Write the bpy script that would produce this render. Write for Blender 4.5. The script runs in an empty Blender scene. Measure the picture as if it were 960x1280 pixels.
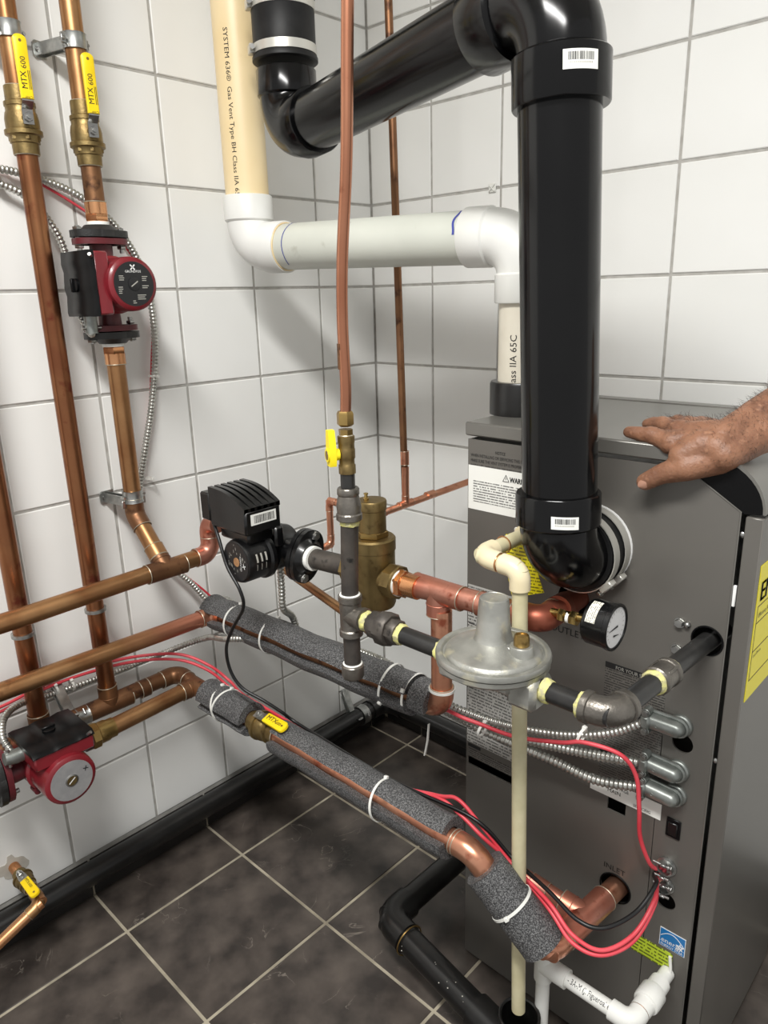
import bpy, bmesh, math, random
from mathutils import Vector, Matrix
random.seed(7)
V = Vector
scene = bpy.context.scene
col = scene.collection
PI = math.pi

# ------------------------------------------------------------------ camera
CAM = V((1.46116, -1.50559, 1.31386))
CF = V((-0.6641428, 0.6917498, -0.283543)).normalized()
CR = V((0.7264646, 0.6867013, -0.0262775)).normalized()
CU = CR.cross(CF).normalized()
FPX = 911.516
cd = bpy.data.cameras.new('camera'); cam = bpy.data.objects.new('camera', cd); col.objects.link(cam)
cam.matrix_world = Matrix(((CR.x, CU.x, -CF.x, CAM.x), (CR.y, CU.y, -CF.y, CAM.y), (CR.z, CU.z, -CF.z, CAM.z), (0, 0, 0, 1)))
cd.sensor_fit = 'VERTICAL'; cd.sensor_height = 36.0; cd.lens = FPX / 1280 * 36; cd.clip_start = 0.02
scene.camera = cam

# ------------------------------------------------------------------ light
w = bpy.data.worlds.new('world'); scene.world = w; w.use_nodes = True
w.node_tree.nodes['Background'].inputs[0].default_value = (1.0, 0.995, 0.98, 1)
w.node_tree.nodes['Background'].inputs[1].default_value = 0.34
def area_light(name, loc, rot, sx, sy, power, colr):
    l = bpy.data.lights.new(name, 'AREA'); l.shape = 'RECTANGLE'; l.size = sx; l.size_y = sy; l.energy = power; l.color = colr
    o = bpy.data.objects.new(name, l); col.objects.link(o); o.location = loc; o.rotation_euler = rot
    return o
LAMP = V((1.35, -1.75, 2.55))
area_light('ceiling_lamp_offscreen', LAMP, (0, 0, 0), 1.15, 0.28, 42, (1.0, 0.99, 0.965))
vs = scene.view_settings
vs.view_transform = 'Standard'; vs.look = 'None'; vs.gamma = 1.0; vs.use_curve_mapping = False; vs.exposure = 0.78

# ------------------------------------------------------------------ pixel -> place
def ray(px, py): return CF + CR * ((px - 480) / FPX) - CU * ((py - 640) / FPX)
def at(px, py, x=None, y=None, z=None):
    d = ray(px, py)
    t = (x - CAM.x) / d.x if x is not None else (y - CAM.y) / d.y if y is not None else (z - CAM.z) / d.z
    return CAM + d * t

# ------------------------------------------------------------------ mesh tools
def frame(o, axis, up=None):
    a = V(axis).normalized()
    if up is None: up = V((0, 0, 1)) if abs(a.z) < 0.9 else V((0, 1, 0))
    x = V(up) - a * V(up).dot(a)
    if x.length < 1e-6: x = V((1, 0, 0)) - a * a.x
    x.normalize(); y = a.cross(x)
    return Matrix(((x.x, y.x, a.x, o[0]), (x.y, y.y, a.y, o[1]), (x.z, y.z, a.z, o[2]), (0, 0, 0, 1)))

SPLIT = {'solder_ring', 'panel_screw', 'elbow_band', 'coupling_rib', 'boss', 'guide_rule', 'rating_rule'}
class MB:
    def __init__(s): s.v = []; s.f = []
    def add(s, vs, fs):
        o = len(s.v); s.v += [V(q) for q in vs]; s.f += [[i + o for i in q] for q in fs]; return s
    def box(s, lo, hi, b=0.0, M=None):
        lo, hi = V(lo), V(hi); c = (lo + hi) / 2; h = (hi - lo) / 2
        if b <= 0:
            vs = [V((c.x + sx * h.x, c.y + sy * h.y, c.z + sz * h.z)) for sx in (-1, 1) for sy in (-1, 1) for sz in (-1, 1)]
            fs = [(0, 1, 3, 2), (4, 6, 7, 5), (0, 4, 5, 1), (2, 3, 7, 6), (0, 2, 6, 4), (1, 5, 7, 3)]
        else:
            b = min(b, h.x * .95, h.y * .95, h.z * .95)
            vs = []; idx = {}
            for sx in (-1, 1):
                for sy in (-1, 1):
                    for sz in (-1, 1):
                        for k in range(3):
                            q = [sx * (h.x - b), sy * (h.y - b), sz * (h.z - b)]; q[k] = (sx, sy, sz)[k] * h[k]
                            idx[(sx, sy, sz, k)] = len(vs); vs.append(c + V(q))
            fs = []
            S = (-1, 1)
            for k in range(3):
                i, j = (k + 1) % 3, (k + 2) % 3
                for sg in S:
                    loop = []
                    for (a, bb) in ((-1, -1), (1, -1), (1, 1), (-1, 1)):
                        q = [0, 0, 0]; q[k] = sg; q[i] = a; q[j] = bb; loop.append(idx[(*q, k)])
                    fs.append(loop if sg > 0 else loop[::-1])
            for k in range(3):
                i, j = (k + 1) % 3, (k + 2) % 3
                for a in S:
                    for bb in S:
                        def key(e, w):
                            q = [0, 0, 0]; q[k] = e; q[i] = a; q[j] = bb; return idx[(*q, w)]
                        loop = [key(-1, i), key(1, i), key(1, j), key(-1, j)]
                        fs.append(loop if a * bb < 0 else loop[::-1])
            for a in S:
                for bb in S:
                    for cc in S:
                        loop = [idx[(a, bb, cc, 0)], idx[(a, bb, cc, 1)], idx[(a, bb, cc, 2)]]
                        fs.append(loop if a * bb * cc > 0 else loop[::-1])
        if M is not None: vs = [M @ q for q in vs]
        return s.add(vs, fs)
    def tube(s, path, r, seg=16, cap=True, hel=None):
        path = [V(q) for q in path]; n = len(path)
        rr = r if isinstance(r, (list, tuple)) else [r] * n
        tang = []
        for i in range(n):
            t = path[min(i + 1, n - 1)] - path[max(i - 1, 0)]
            tang.append(t.normalized() if t.length > 1e-9 else (tang[-1] if tang else V((0, 0, 1))))
        up = V((0, 0, 1)) if abs(tang[0].z) < .9 else V((0, 1, 0))
        x = (up - tang[0] * up.dot(tang[0])).normalized()
        vs = []; fs = []
        for i in range(n):
            if i:
                x = x - tang[i] * x.dot(tang[i]); x.normalize()
            y = tang[i].cross(x)
            for k in range(seg):
                a = 2 * PI * k / seg
                q = rr[i] if hel is None else rr[i] * (1 + hel[0] * math.sin(hel[1][i] + a * .5 * 0))
                vs.append(path[i] + (x * math.cos(a) + y * math.sin(a)) * q)
        for i in range(n - 1):
            for k in range(seg):
                k2 = (k + 1) % seg
                fs.append((i * seg + k, i * seg + k2, (i + 1) * seg + k2, (i + 1) * seg + k))
        if cap:
            fs.append(tuple(range(seg))[::-1]); fs.append(tuple((n - 1) * seg + k for k in range(seg)))
        return s.add(vs, fs)
    def lathe(s, prof, M, seg=24, cap=True, phase=0.0):
        vs = []; fs = []; n = len(prof)
        for (r, h) in prof:
            for k in range(seg):
                a = 2 * PI * k / seg + phase
                vs.append(M @ V((r * math.cos(a), r * math.sin(a), h)))
        for i in range(n - 1):
            for k in range(seg):
                k2 = (k + 1) % seg
                fs.append((i * seg + k, i * seg + k2, (i + 1) * seg + k2, (i + 1) * seg + k))
        if cap:
            fs.append(tuple(range(seg))[::-1]); fs.append(tuple((n - 1) * seg + k for k in range(seg)))
        return s.add(vs, fs)
    def cyl(s, a, b, r, seg=20, r2=None):
        a, b = V(a), V(b); L = (b - a).length
        return s.lathe([(r, 0), (r if r2 is None else r2, L)], frame(a, b - a), seg)
    def prism(s, poly, h0, h1, M=None):
        n = len(poly)
        vs = [V((q[0], q[1], h0)) for q in poly] + [V((q[0], q[1], h1)) for q in poly]
        if M is not None: vs = [M @ q for q in vs]
        fs = [tuple(range(n))[::-1], tuple(range(n, 2 * n))] + [(i, (i + 1) % n, n + (i + 1) % n, n + i) for i in range(n)]
        return s.add(vs, fs)
    def sweep(s, path, prof, up, cap=True):
        """sweep a closed 2-D profile (a along up-ish normal, b along binormal)"""
        path = [V(q) for q in path]; n = len(path); m = len(prof); x = V(up)
        vs = []; fs = []
        for i in range(n):
            t = (path[min(i + 1, n - 1)] - path[max(i - 1, 0)]).normalized()
            x = (x - t * x.dot(t)).normalized(); y = t.cross(x)
            for (a, b) in prof: vs.append(path[i] + x * a + y * b)
        for i in range(n - 1):
            for k in range(m):
                k2 = (k + 1) % m
                fs.append((i * m + k, i * m + k2, (i + 1) * m + k2, (i + 1) * m + k))
        if cap:
            fs.append(tuple(range(m))[::-1]); fs.append(tuple((n - 1) * m + k for k in range(m)))
        return s.add(vs, fs)
    def ring(s, c, axis, R, r, seg=28, sub=8, squash=1.0):
        M = frame(c, axis)
        vs = []; fs = []
        for i in range(seg):
            a = 2 * PI * i / seg
            for k in range(sub):
                b = 2 * PI * k / sub
                q = R + r * math.cos(b)
                vs.append(M @ V((q * math.cos(a), q * math.sin(a), r * squash * math.sin(b))))
        for i in range(seg):
            i2 = (i + 1) % seg
            for k in range(sub):
                k2 = (k + 1) % sub
                fs.append((i * sub + k, i2 * sub + k, i2 * sub + k2, i * sub + k2))
        return s.add(vs, fs)
    def sphere(s, c, r, sc=(1, 1, 1), seg=14, rings=9, M=None):
        M = M or Matrix.Translation(c)
        prof = [(max(1e-5, r * math.sin(PI * i / rings)), -r * math.cos(PI * i / rings)) for i in range(rings + 1)]
        t = MB().lathe(prof, Matrix.Identity(4), seg)
        return s.add([M @ V((q.x * sc[0], q.y * sc[1], q.z * sc[2])) for q in t.v], t.f)
    def build(s, name, mat, parent=None, smooth=40, loc=None):
        if name in SPLIT:                     # each separate piece is an object of its own
            par = list(range(len(s.v)))
            def find(a):
                while par[a] != a: par[a] = par[par[a]]; a = par[a]
                return a
            for q in s.f:
                for k in q[1:]: par[find(k)] = find(q[0])
            comp = {}
            for q in s.f: comp.setdefault(find(q[0]), []).append(q)
            if len(comp) > 1:
                o = None
                for fs_ in comp.values():
                    ids = sorted({k for q in fs_ for k in q}); mp = {k: i for i, k in enumerate(ids)}
                    t_ = MB(); t_.v = [s.v[k] for k in ids]; t_.f = [[mp[k] for k in q] for q in fs_]
                    o = t_.build(name, mat, parent, smooth, loc)
                return o
        if mat == 'tape_yellow':
            rj = random.Random(len(s.v) + int(s.v[0].x * 1e4)); s.v = [q + V((rj.uniform(-1, 1), rj.uniform(-1, 1), rj.uniform(-1, 1))) * .0011 for q in s.v]
        me = bpy.data.meshes.new(name)
        off = root_loc(parent) if parent is not None else V(loc if loc is not None else (0, 0, 0))
        me.from_pydata([tuple(q - off) for q in s.v], [], s.f); me.update()
        if smooth:
            for pl in me.polygons: pl.use_smooth = True
            me.set_sharp_from_angle(angle=math.radians(smooth))
        me.materials.append(M_[mat] if isinstance(mat, str) else mat)
        o = bpy.data.objects.new(name, me); col.objects.link(o)
        if parent is not None: o.parent = parent
        else: o.location = off
        return o

def root_loc(o):
    l = V((0, 0, 0))
    while o is not None: l = l + o.location; o = o.parent
    return l
def tag(o, label=None, cat=None, group=None, kind=None):
    if label: o['label'] = label
    if cat: o['category'] = cat
    if group: o['group'] = group
    if kind: o['kind'] = kind
    return o
def thing(name, loc, label, cat, group=None):
    o = bpy.data.objects.new(name, None); o.empty_display_size = .02; col.objects.link(o); o.location = V(loc)
    return tag(o, label, cat, group)
def struct(o): o['kind'] = 'structure'; return o

def fillet(pts, R, n=8):
    pts = [V(q) for q in pts]; out = [pts[0]]
    for i in range(1, len(pts) - 1):
        a, b, c = pts[i - 1], pts[i], pts[i + 1]
        d1 = (a - b).normalized(); d2 = (c - b).normalized()
        ang = d1.angle(d2)
        L = min(R / math.tan(ang / 2), (a - b).length * .49, (c - b).length * .49)
        p1 = b + d1 * L; p2 = b + d2 * L
        rr = L * math.tan(ang / 2); bis = (d1 + d2).normalized(); ctr = b + bis * (rr / math.sin(ang / 2))
        v1 = p1 - ctr; v2 = p2 - ctr; th = v1.angle(v2); ax = v1.cross(v2).normalized()
        for k in range(n + 1): out.append(ctr + Matrix.Rotation(th * k / n, 3, ax) @ v1)
    out.append(pts[-1]); return out
def spline(pts, n=10):
    P = [V(q) for q in pts]; P = [P[0] * 2 - P[1]] + P + [P[-1] * 2 - P[-2]]; out = []
    for i in range(1, len(P) - 2):
        a, b, c, d = P[i - 1:i + 3]
        for k in range(n):
            t = k / n
            out.append(0.5 * ((2 * b) + (c - a) * t + (2 * a - 5 * b + 4 * c - d) * t * t + (3 * b - a - 3 * c + d) * t ** 3))
    out.append(P[-2]); return out
def resample(path, step):
    out = [path[0].copy()]; acc = 0
    for i in range(len(path) - 1):
        a, b = path[i], path[i + 1]; L = (b - a).length; t = step - acc
        while t <= L:
            out.append(a.lerp(b, t / L)); t += step
        acc = L - (t - step)
    return out

def text_mesh(body, size=1.0, align='LEFT', space=1.0, res=2):
    cu = bpy.data.curves.new('t', 'FONT'); cu.body = body; cu.size = size; cu.align_x = align; cu.resolution_u = res; cu.space_character = space
    o = bpy.data.objects.new('t', cu); col.objects.link(o)
    me = o.to_mesh(); vs = [v.co.copy() for v in me.vertices]; fs = [tuple(q.vertices) for q in me.polygons]
    o.to_mesh_clear(); bpy.data.objects.remove(o); bpy.data.curves.remove(cu)
    return vs, fs
def text_part(body, size, o, ex, ey, mat, parent, align='LEFT', off=.0004, sx=1.0, name='lettering', space=1.0):
    vs, fs = text_mesh(body, size, align, space)
    ex, ey = V(ex).normalized(), V(ey).normalized(); n = ex.cross(ey)
    m = MB().add([V(o) + ex * (q.x * sx) + ey * q.y + n * off for q in vs], fs)
    return m.build(name, mat, parent, smooth=0)
def text_on_cyl(body, size, base, axis, ref, R, mat, parent, ang0=0.0, along=-1, name='lettering', sx=1.0):
    """text runs along the cylinder axis (along=+1/-1); letters stand round the circumference"""
    vs, fs = text_mesh(body, size); M = frame(base, axis, ref)
    m = MB().add([M @ V((R * math.cos(ang0 - along * q.y / R), R * math.sin(ang0 - along * q.y / R), along * q.x * sx)) for q in vs], fs)
    return m.build(name, mat, parent, smooth=0)

# ------------------------------------------------------------------ materials
M_ = {}
def srgb(c):
    return tuple(((q / 255) / 12.92 if q / 255 <= .04045 else ((q / 255 + .055) / 1.055) ** 2.4) for q in c)
def mat(name, c, rough=.5, metal=0.0, c2=None, scale=20, detail=3, bump=0.0, bscale=None, lo=.35, hi=.65, rough2=None, coat=0.0, c3=None, scale3=80, amt3=.5, spec=None, rnd=0.0):
    m = bpy.data.materials.new(name); m.use_nodes = True; nt = m.node_tree; N = nt.nodes; L = nt.links
    b = N['Principled BSDF']; b.inputs['Metallic'].default_value = metal; b.inputs['Roughness'].default_value = rough
    if coat: b.inputs['Coat Weight'].default_value = coat; b.inputs['Coat Roughness'].default_value = .08
    if spec is not None: b.inputs['Specular IOR Level'].default_value = spec
    b.inputs['Base Color'].default_value = (*srgb(c), 1)
    tc = N.new('ShaderNodeTexCoord'); cout = None
    if c2 is not None:
        no = N.new('ShaderNodeTexNoise'); no.inputs['Scale'].default_value = scale; no.inputs['Detail'].default_value = detail
        L.new(tc.outputs['Object'], no.inputs['Vector'])
        rp = N.new('ShaderNodeValToRGB'); e = rp.color_ramp.elements
        e[0].position = lo; e[0].color = (*srgb(c), 1); e[1].position = hi; e[1].color = (*srgb(c2), 1)
        L.new(no.outputs['Fac'], rp.inputs['Fac']); cout = rp.outputs['Color']
        if rough2 is not None:
            mr = N.new('ShaderNodeMapRange'); mr.inputs[1].default_value = lo; mr.inputs[2].default_value = hi; mr.inputs[3].default_value = rough; mr.inputs[4].default_value = rough2
            L.new(no.outputs['Fac'], mr.inputs[0]); L.new(mr.outputs[0], b.inputs['Roughness'])
    if c3 is not None and cout is not None:
        n3 = N.new('ShaderNodeTexNoise'); n3.inputs['Scale'].default_value = scale3; n3.inputs['Detail'].default_value = 4
        L.new(tc.outputs['Object'], n3.inputs['Vector'])
        r3 = N.new('ShaderNodeValToRGB'); r3.color_ramp.elements[0].position = amt3; r3.color_ramp.elements[1].position = min(1, amt3 + .12)
        L.new(n3.outputs['Fac'], r3.inputs['Fac'])
        mx = N.new('ShaderNodeMix'); mx.data_type = 'RGBA'; L.new(r3.outputs['Color'], mx.inputs[0]); L.new(cout, mx.inputs[6]); mx.inputs[7].default_value = (*srgb(c3), 1)
        cout = mx.outputs[2]
    if rnd and cout is None:
        rg = N.new('ShaderNodeRGB'); rg.outputs[0].default_value = (*srgb(c), 1); cout = rg.outputs[0]
    if rnd:
        oi = N.new('ShaderNodeObjectInfo'); hs = N.new('ShaderNodeHueSaturation'); mr2 = N.new('ShaderNodeMapRange')
        mr2.inputs[3].default_value = 1 - rnd; mr2.inputs[4].default_value = 1 + rnd
        L.new(oi.outputs['Random'], mr2.inputs[0]); L.new(mr2.outputs[0], hs.inputs['Value']); L.new(cout, hs.inputs['Color']); cout = hs.outputs['Color']
    if cout is not None: L.new(cout, b.inputs['Base Color'])
    if bump:
        nb = N.new('ShaderNodeTexNoise'); nb.inputs['Scale'].default_value = bscale or scale; nb.inputs['Detail'].default_value = 3
        L.new(tc.outputs['Object'], nb.inputs['Vector'])
        bp = N.new('ShaderNodeBump'); bp.inputs['Strength'].default_value = bump; bp.inputs['Distance'].default_value = .002
        L.new(nb.outputs['Fac'], bp.inputs['Height']); L.new(bp.outputs['Normal'], b.inputs['Normal'])
    M_[name] = m; return m
def print_mat(name, base, ink, pitch, axis_u='X', axis_v='Z', fill=.45, thr=.47, uscale=260, rough=.45, metal=0):
    """flat small print: rows of broken ink dashes"""
    m = mat(name, base, rough, metal); nt = m.node_tree; N = nt.nodes; L = nt.links; b = N['Principled BSDF']
    tc = N.new('ShaderNodeTexCoord'); sp = N.new('ShaderNodeSeparateXYZ'); L.new(tc.outputs['Object'], sp.inputs[0])
    def math_(op, a, bb=None, c=None):
        q = N.new('ShaderNodeMath'); q.operation = op
        for i, val in enumerate((a, bb, c)):
            if val is None: continue
            if isinstance(val, (int, float)): q.inputs[i].default_value = val
            else: L.new(val, q.inputs[i])
        return q.outputs[0]
    u, v = sp.outputs[axis_u], sp.outputs[axis_v]
    row = math_('MULTIPLY', v, 1 / pitch); fr = math_('FRACT', row); fl = math_('FLOOR', row)
    inrow = math_('LESS_THAN', fr, fill)
    cb = N.new('ShaderNodeCombineXYZ'); L.new(math_('MULTIPLY', u, uscale), cb.inputs[0]); L.new(math_('MULTIPLY', fl, 7.31), cb.inputs[1])
    no = N.new('ShaderNodeTexNoise'); no.inputs['Scale'].default_value = 1; no.inputs['Detail'].default_value = 1; L.new(cb.outputs[0], no.inputs['Vector'])
    word = math_('GREATER_THAN', no.outputs['Fac'], thr)
    fac = math_('MULTIPLY', math_('MULTIPLY', inrow, word), .85)
    mx = N.new('ShaderNodeMix'); mx.data_type = 'RGBA'; L.new(fac, mx.inputs[0]); mx.inputs[6].default_value = (*srgb(base), 1); mx.inputs[7].default_value = (*srgb(ink), 1)
    L.new(mx.outputs[2], b.inputs['Base Color']); return m

mat('wall_tile', (239, 239, 236), .26, c2=(234, 234, 230), scale=3, c3=(120, 114, 104), scale3=40, amt3=.735, rnd=.015, bump=.02, bscale=8)
mat('grout', (186, 184, 179), .9, c2=(166, 163, 157), scale=40)
mat('ceiling', (225, 223, 216), .9)
mat('floor_grout', (182, 173, 153), .9, c2=(132, 124, 108), scale=18, lo=.3, hi=.7)
mat('base_tile', (30, 29, 28), .35, c2=(42, 40, 38), scale=14)
# dark slate-look floor tile with pale veins
def floor_mat():
    m = mat('floor_tile', (50, 45, 42), .40, c2=(100, 91, 84), scale=13, detail=10, lo=.34, hi=.78, rnd=.07, bump=.12, bscale=22)
    nt = m.node_tree; N = nt.nodes; L = nt.links; b = N['Principled BSDF']; src = b.inputs['Base Color'].links[0].from_socket
    tc = N.new('ShaderNodeTexCoord'); oi = N.new('ShaderNodeObjectInfo'); ad = N.new('ShaderNodeVectorMath'); ad.operation = 'ADD'
    sc_ = N.new('ShaderNodeVectorMath'); sc_.operation = 'SCALE'; sc_.inputs[3].default_value = 13.7
    cbn = N.new('ShaderNodeCombineXYZ'); L.new(oi.outputs['Random'], cbn.inputs[0]); L.new(oi.outputs['Random'], cbn.inputs[1])
    L.new(cbn.outputs[0], sc_.inputs[0]); L.new(tc.outputs['Object'], ad.inputs[0]); L.new(sc_.outputs[0], ad.inputs[1])
    n0 = N.new('ShaderNodeTexNoise'); n0.inputs['Scale'].default_value = 6.5; n0.inputs['Detail'].default_value = 7; n0.inputs['Distortion'].default_value = 1.4
    L.new(ad.outputs[0], n0.inputs['Vector'])
    ab = N.new('ShaderNodeMath'); ab.operation = 'SUBTRACT'; ab.inputs[1].default_value = .5; L.new(n0.outputs['Fac'], ab.inputs[0])
    a2 = N.new('ShaderNodeMath'); a2.operation = 'ABSOLUTE'; L.new(ab.outputs[0], a2.inputs[0])
    rp = N.new('ShaderNodeMapRange'); rp.inputs[1].default_value = 0; rp.inputs[2].default_value = .007; rp.inputs[3].default_value = 1; rp.inputs[4].default_value = 0
    L.new(a2.outputs[0], rp.inputs[0])
    n1 = N.new('ShaderNodeTexNoise'); n1.inputs['Scale'].default_value = 9; L.new(ad.outputs[0], n1.inputs['Vector'])
    g = N.new('ShaderNodeMapRange'); g.inputs[1].default_value = .55; g.inputs[2].default_value = .72; g.inputs[4].default_value = .55; L.new(n1.outputs['Fac'], g.inputs[0])
    mu = N.new('ShaderNodeMath'); mu.operation = 'MULTIPLY'; L.new(rp.outputs[0], mu.inputs[0]); L.new(g.outputs[0], mu.inputs[1])
    mx = N.new('ShaderNodeMix'); mx.data_type = 'RGBA'; L.new(mu.outputs[0], mx.inputs[0]); L.new(src, mx.inputs[6]); mx.inputs[7].default_value = (*srgb((172, 162, 150)), 1)
    L.new(mx.outputs[2], b.inputs['Base Color'])
floor_mat()
mat('copper_aged', (150, 104, 68), .31, .9, c2=(178, 136, 94), scale=11, detail=5, c3=(116, 74, 50), scale3=26, amt3=.68, rough2=.38)
mat('copper_dark', (112, 78, 56), .36, .8, c2=(138, 100, 70), scale=14, detail=5, c3=(84, 58, 44), scale3=40, amt3=.56, rough2=.5)
mat('copper_red', (134, 84, 58), .31, .9, c2=(154, 106, 72), scale=9, detail=4, c3=(118, 60, 44), scale3=30, amt3=.6)
mat('copper_bright', (206, 140, 112), .3, .9, c2=(222, 164, 134), scale=16, detail=4, c3=(176, 100, 76), scale3=35, amt3=.58)
mat('copper_pink', (196, 124, 102), .38, .85, c2=(212, 150, 130), scale=22, detail=5, c3=(160, 84, 64), scale3=45, amt3=.6)
mat('copper_orange', (206, 142, 96), .26, .95, c2=(228, 172, 126), scale=8, detail=3)
mat('copper_burnt', (142, 76, 58), .42, .75, c2=(168, 98, 78), scale=16, detail=4, c3=(84, 34, 26), scale3=40, amt3=.6)
mat('copper_soft', (170, 112, 86), .32, .9, c2=(186, 130, 102), scale=9, detail=4, c3=(140, 84, 62), scale3=30, amt3=.66)
mat('copper_fade', (148, 104, 68), .38, .85, c2=(178, 136, 94), scale=11, detail=5)
def fade():
    nt = M_['copper_fade'].node_tree; N = nt.nodes; L = nt.links; b = N['Principled BSDF']; src = b.inputs['Base Color'].links[0].from_socket
    tc = N.new('ShaderNodeTexCoord'); sp = N.new('ShaderNodeSeparateXYZ'); L.new(tc.outputs['Object'], sp.inputs[0])
    no = N.new('ShaderNodeTexNoise'); no.inputs['Scale'].default_value = 14; L.new(tc.outputs['Object'], no.inputs['Vector'])
    ad = N.new('ShaderNodeMath'); ad.operation = 'MULTIPLY_ADD'; ad.inputs[1].default_value = .10; L.new(no.outputs['Fac'], ad.inputs[0]); L.new(sp.outputs['Y'], ad.inputs[2])
    mr = N.new('ShaderNodeMapRange'); mr.inputs[1].default_value = .14; mr.inputs[2].default_value = .30; L.new(ad.outputs[0], mr.inputs[0])
    mx = N.new('ShaderNodeMix'); mx.data_type = 'RGBA'; L.new(mr.outputs[0], mx.inputs[0]); L.new(src, mx.inputs[6]); mx.inputs[7].default_value = (*srgb((196, 130, 106)), 1)
    L.new(mx.outputs[2], b.inputs['Base Color'])
fade()
mat('solder', (184, 176, 156), .4, .7)
mat('brass', (176, 148, 92), .34, .95, c2=(148, 120, 72), scale=18, c3=(110, 88, 54), scale3=50, amt3=.62)
mat('brass_cast', (146, 126, 84), .42, .9, c2=(124, 105, 68), scale=30, bump=.15, bscale=250, c3=(100, 82, 54), scale3=60, amt3=.6)
mat('brass_clean', (204, 176, 112), .22, 1.0, c2=(186, 156, 94), scale=12)
mat('clamp_steel', (206, 204, 196), .34, .55)
mat('steel', (196, 196, 192), .3, 1.0, c2=(160, 160, 158), scale=40)
mat('galvanised', (186, 187, 184), .36, .95, c2=(156, 158, 156), scale=60, detail=2)
mat('conduit_metal', (200, 200, 194), .34, .9, c2=(170, 170, 164), scale=50)
mat('cast_zinc', (182, 182, 176), .44, .75, c2=(150, 150, 144), scale=22, c3=(196, 192, 172), scale3=36, amt3=.58, bump=.16, bscale=420)
mat('die_cast', (160, 164, 160), .42, .85, c2=(134, 138, 134), scale=50)
mat('black_iron', (70, 66, 63), .5, .55, c2=(92, 86, 80), scale=30, c3=(44, 42, 40), scale3=60, amt3=.6, bump=.1, bscale=200)
mat('iron_paint', (34, 34, 34), .3, .15, c2=(46, 45, 44), scale=40)
mat('malleable', (128, 123, 116), .36, .8, c2=(104, 100, 94), scale=40, bump=.3, bscale=260)
mat('cast_black', (26, 26, 26), .4, 0, c2=(38, 38, 37), scale=60, bump=.3, bscale=350)
mat('pump_black', (8, 8, 9), .3, 0, bump=.06, bscale=200, coat=.2)
mat('plastic_black', (10, 10, 11), .34, 0, c2=(15, 15, 16), scale=20, bump=.015, bscale=120, spec=.22)
mat('abs_black', (6, 6, 7), .17, 0, c2=(10, 10, 11), scale=6, bump=.02, bscale=30, spec=.32)
mat('abs_dull', (13, 13, 13), .3, 0, c2=(24, 23, 22), scale=25, detail=5)
mat('rubber', (20, 20, 21), .5, 0, c2=(28, 28, 28), scale=60, spec=.3)
mat('pvc_cream', (232, 208, 160), .38, c2=(240, 220, 178), scale=5, c3=(220, 190, 140), scale3=9, amt3=.6)
mat('pvc_white', (222, 222, 216), .34, c2=(230, 230, 226), scale=8)
mat('pvc_grey', (198, 200, 190), .36, c2=(206, 208, 198), scale=7, c3=(180, 180, 168), scale3=25, amt3=.66)
mat('pvc_old', (210, 203, 186), .4, c2=(220, 214, 198), scale=12)
mat('cpvc', (216, 202, 166), .36, c2=(224, 212, 180), scale=14)
mat('cpvc_pipe', (206, 198, 164), .4, c2=(192, 184, 148), scale=30)
mat('foam', (52, 52, 53), .55, c2=(122, 122, 122), scale=480, detail=1.5, lo=.42, hi=.68, bump=1.0, bscale=520)
mat('red_paint', (122, 29, 38), .34, 0, c2=(112, 25, 33), scale=30, coat=.2, bump=.08, bscale=200)
mat('red_dark', (96, 30, 36), .42, 0, c2=(84, 26, 32), scale=40, bump=.15, bscale=220)
mat('yellow', (246, 214, 18), .38, 0, c2=(240, 204, 10), scale=30)
mat('yellow_gas', (248, 226, 30), .4)
mat('tape_white', (240, 240, 234), .5)
mat('tape_yellow', (214, 210, 128), .65, c2=(176, 170, 134), scale=160, bump=.5, bscale=180)
mat('print_black', (24, 24, 24), .6)
mat('print_white', (232, 232, 230), .5)
mat('print_grey', (170, 168, 160), .5)
mat('print_brown', (64, 50, 32), .6)
mat('blue_ink', (62, 70, 150), .6)
mat('boiler_grey', (106, 103, 98), .36, .25, c2=(102, 99, 94), scale=4, bump=.03, bscale=400)
mat('boiler_lid', (112, 110, 105), .3, .3, bump=.03, bscale=400)
mat('boiler_black', (5, 5, 6), .5, 0, bump=.08, bscale=300, spec=.2)
mat('label_white', (232, 232, 226), .4)
mat('label_yellow', (236, 222, 40), .42)
mat('label_blue', (22, 112, 176), .38)
mat('silver_plate', (190, 190, 190), .4, .6, c2=(176, 176, 178), scale=60)
mat('dial_black', (28, 28, 30), .42)
mat('dial_white', (236, 236, 236), .35)
mat('nylon', (226, 226, 220), .45)
mat('wire_red', (206, 58, 70), .42, c2=(222, 82, 92), scale=20)
mat('wire_black', (18, 18, 19), .38)
mat('cork', (176, 132, 92), .6, c2=(146, 106, 70), scale=60)
mat('clear_glass', (255, 255, 255), .05)
mat('putty', (196, 192, 182), .8, c2=(182, 178, 168), scale=40)
print_mat('print_label', (230, 230, 224), (70, 70, 70), .0044, uscale=430, thr=.42, fill=.5)
print_mat('print_rating', (176, 175, 170), (60, 60, 58), .0062, uscale=300, thr=.44)
print_mat('print_panel', (104, 101, 96), (34, 33, 32), .0042, uscale=420, thr=.42, rough=.4)
print_mat('print_yellow', (232, 220, 30), (96, 90, 16), .0052, uscale=330, thr=.44)
print_mat('print_lime', (186, 206, 52), (64, 74, 20), .0068, uscale=260, thr=.42)
print_mat('print_gauge', (222, 220, 208), (120, 116, 106), .0026, 'Z', 'X', uscale=600, fill=.5)

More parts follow.
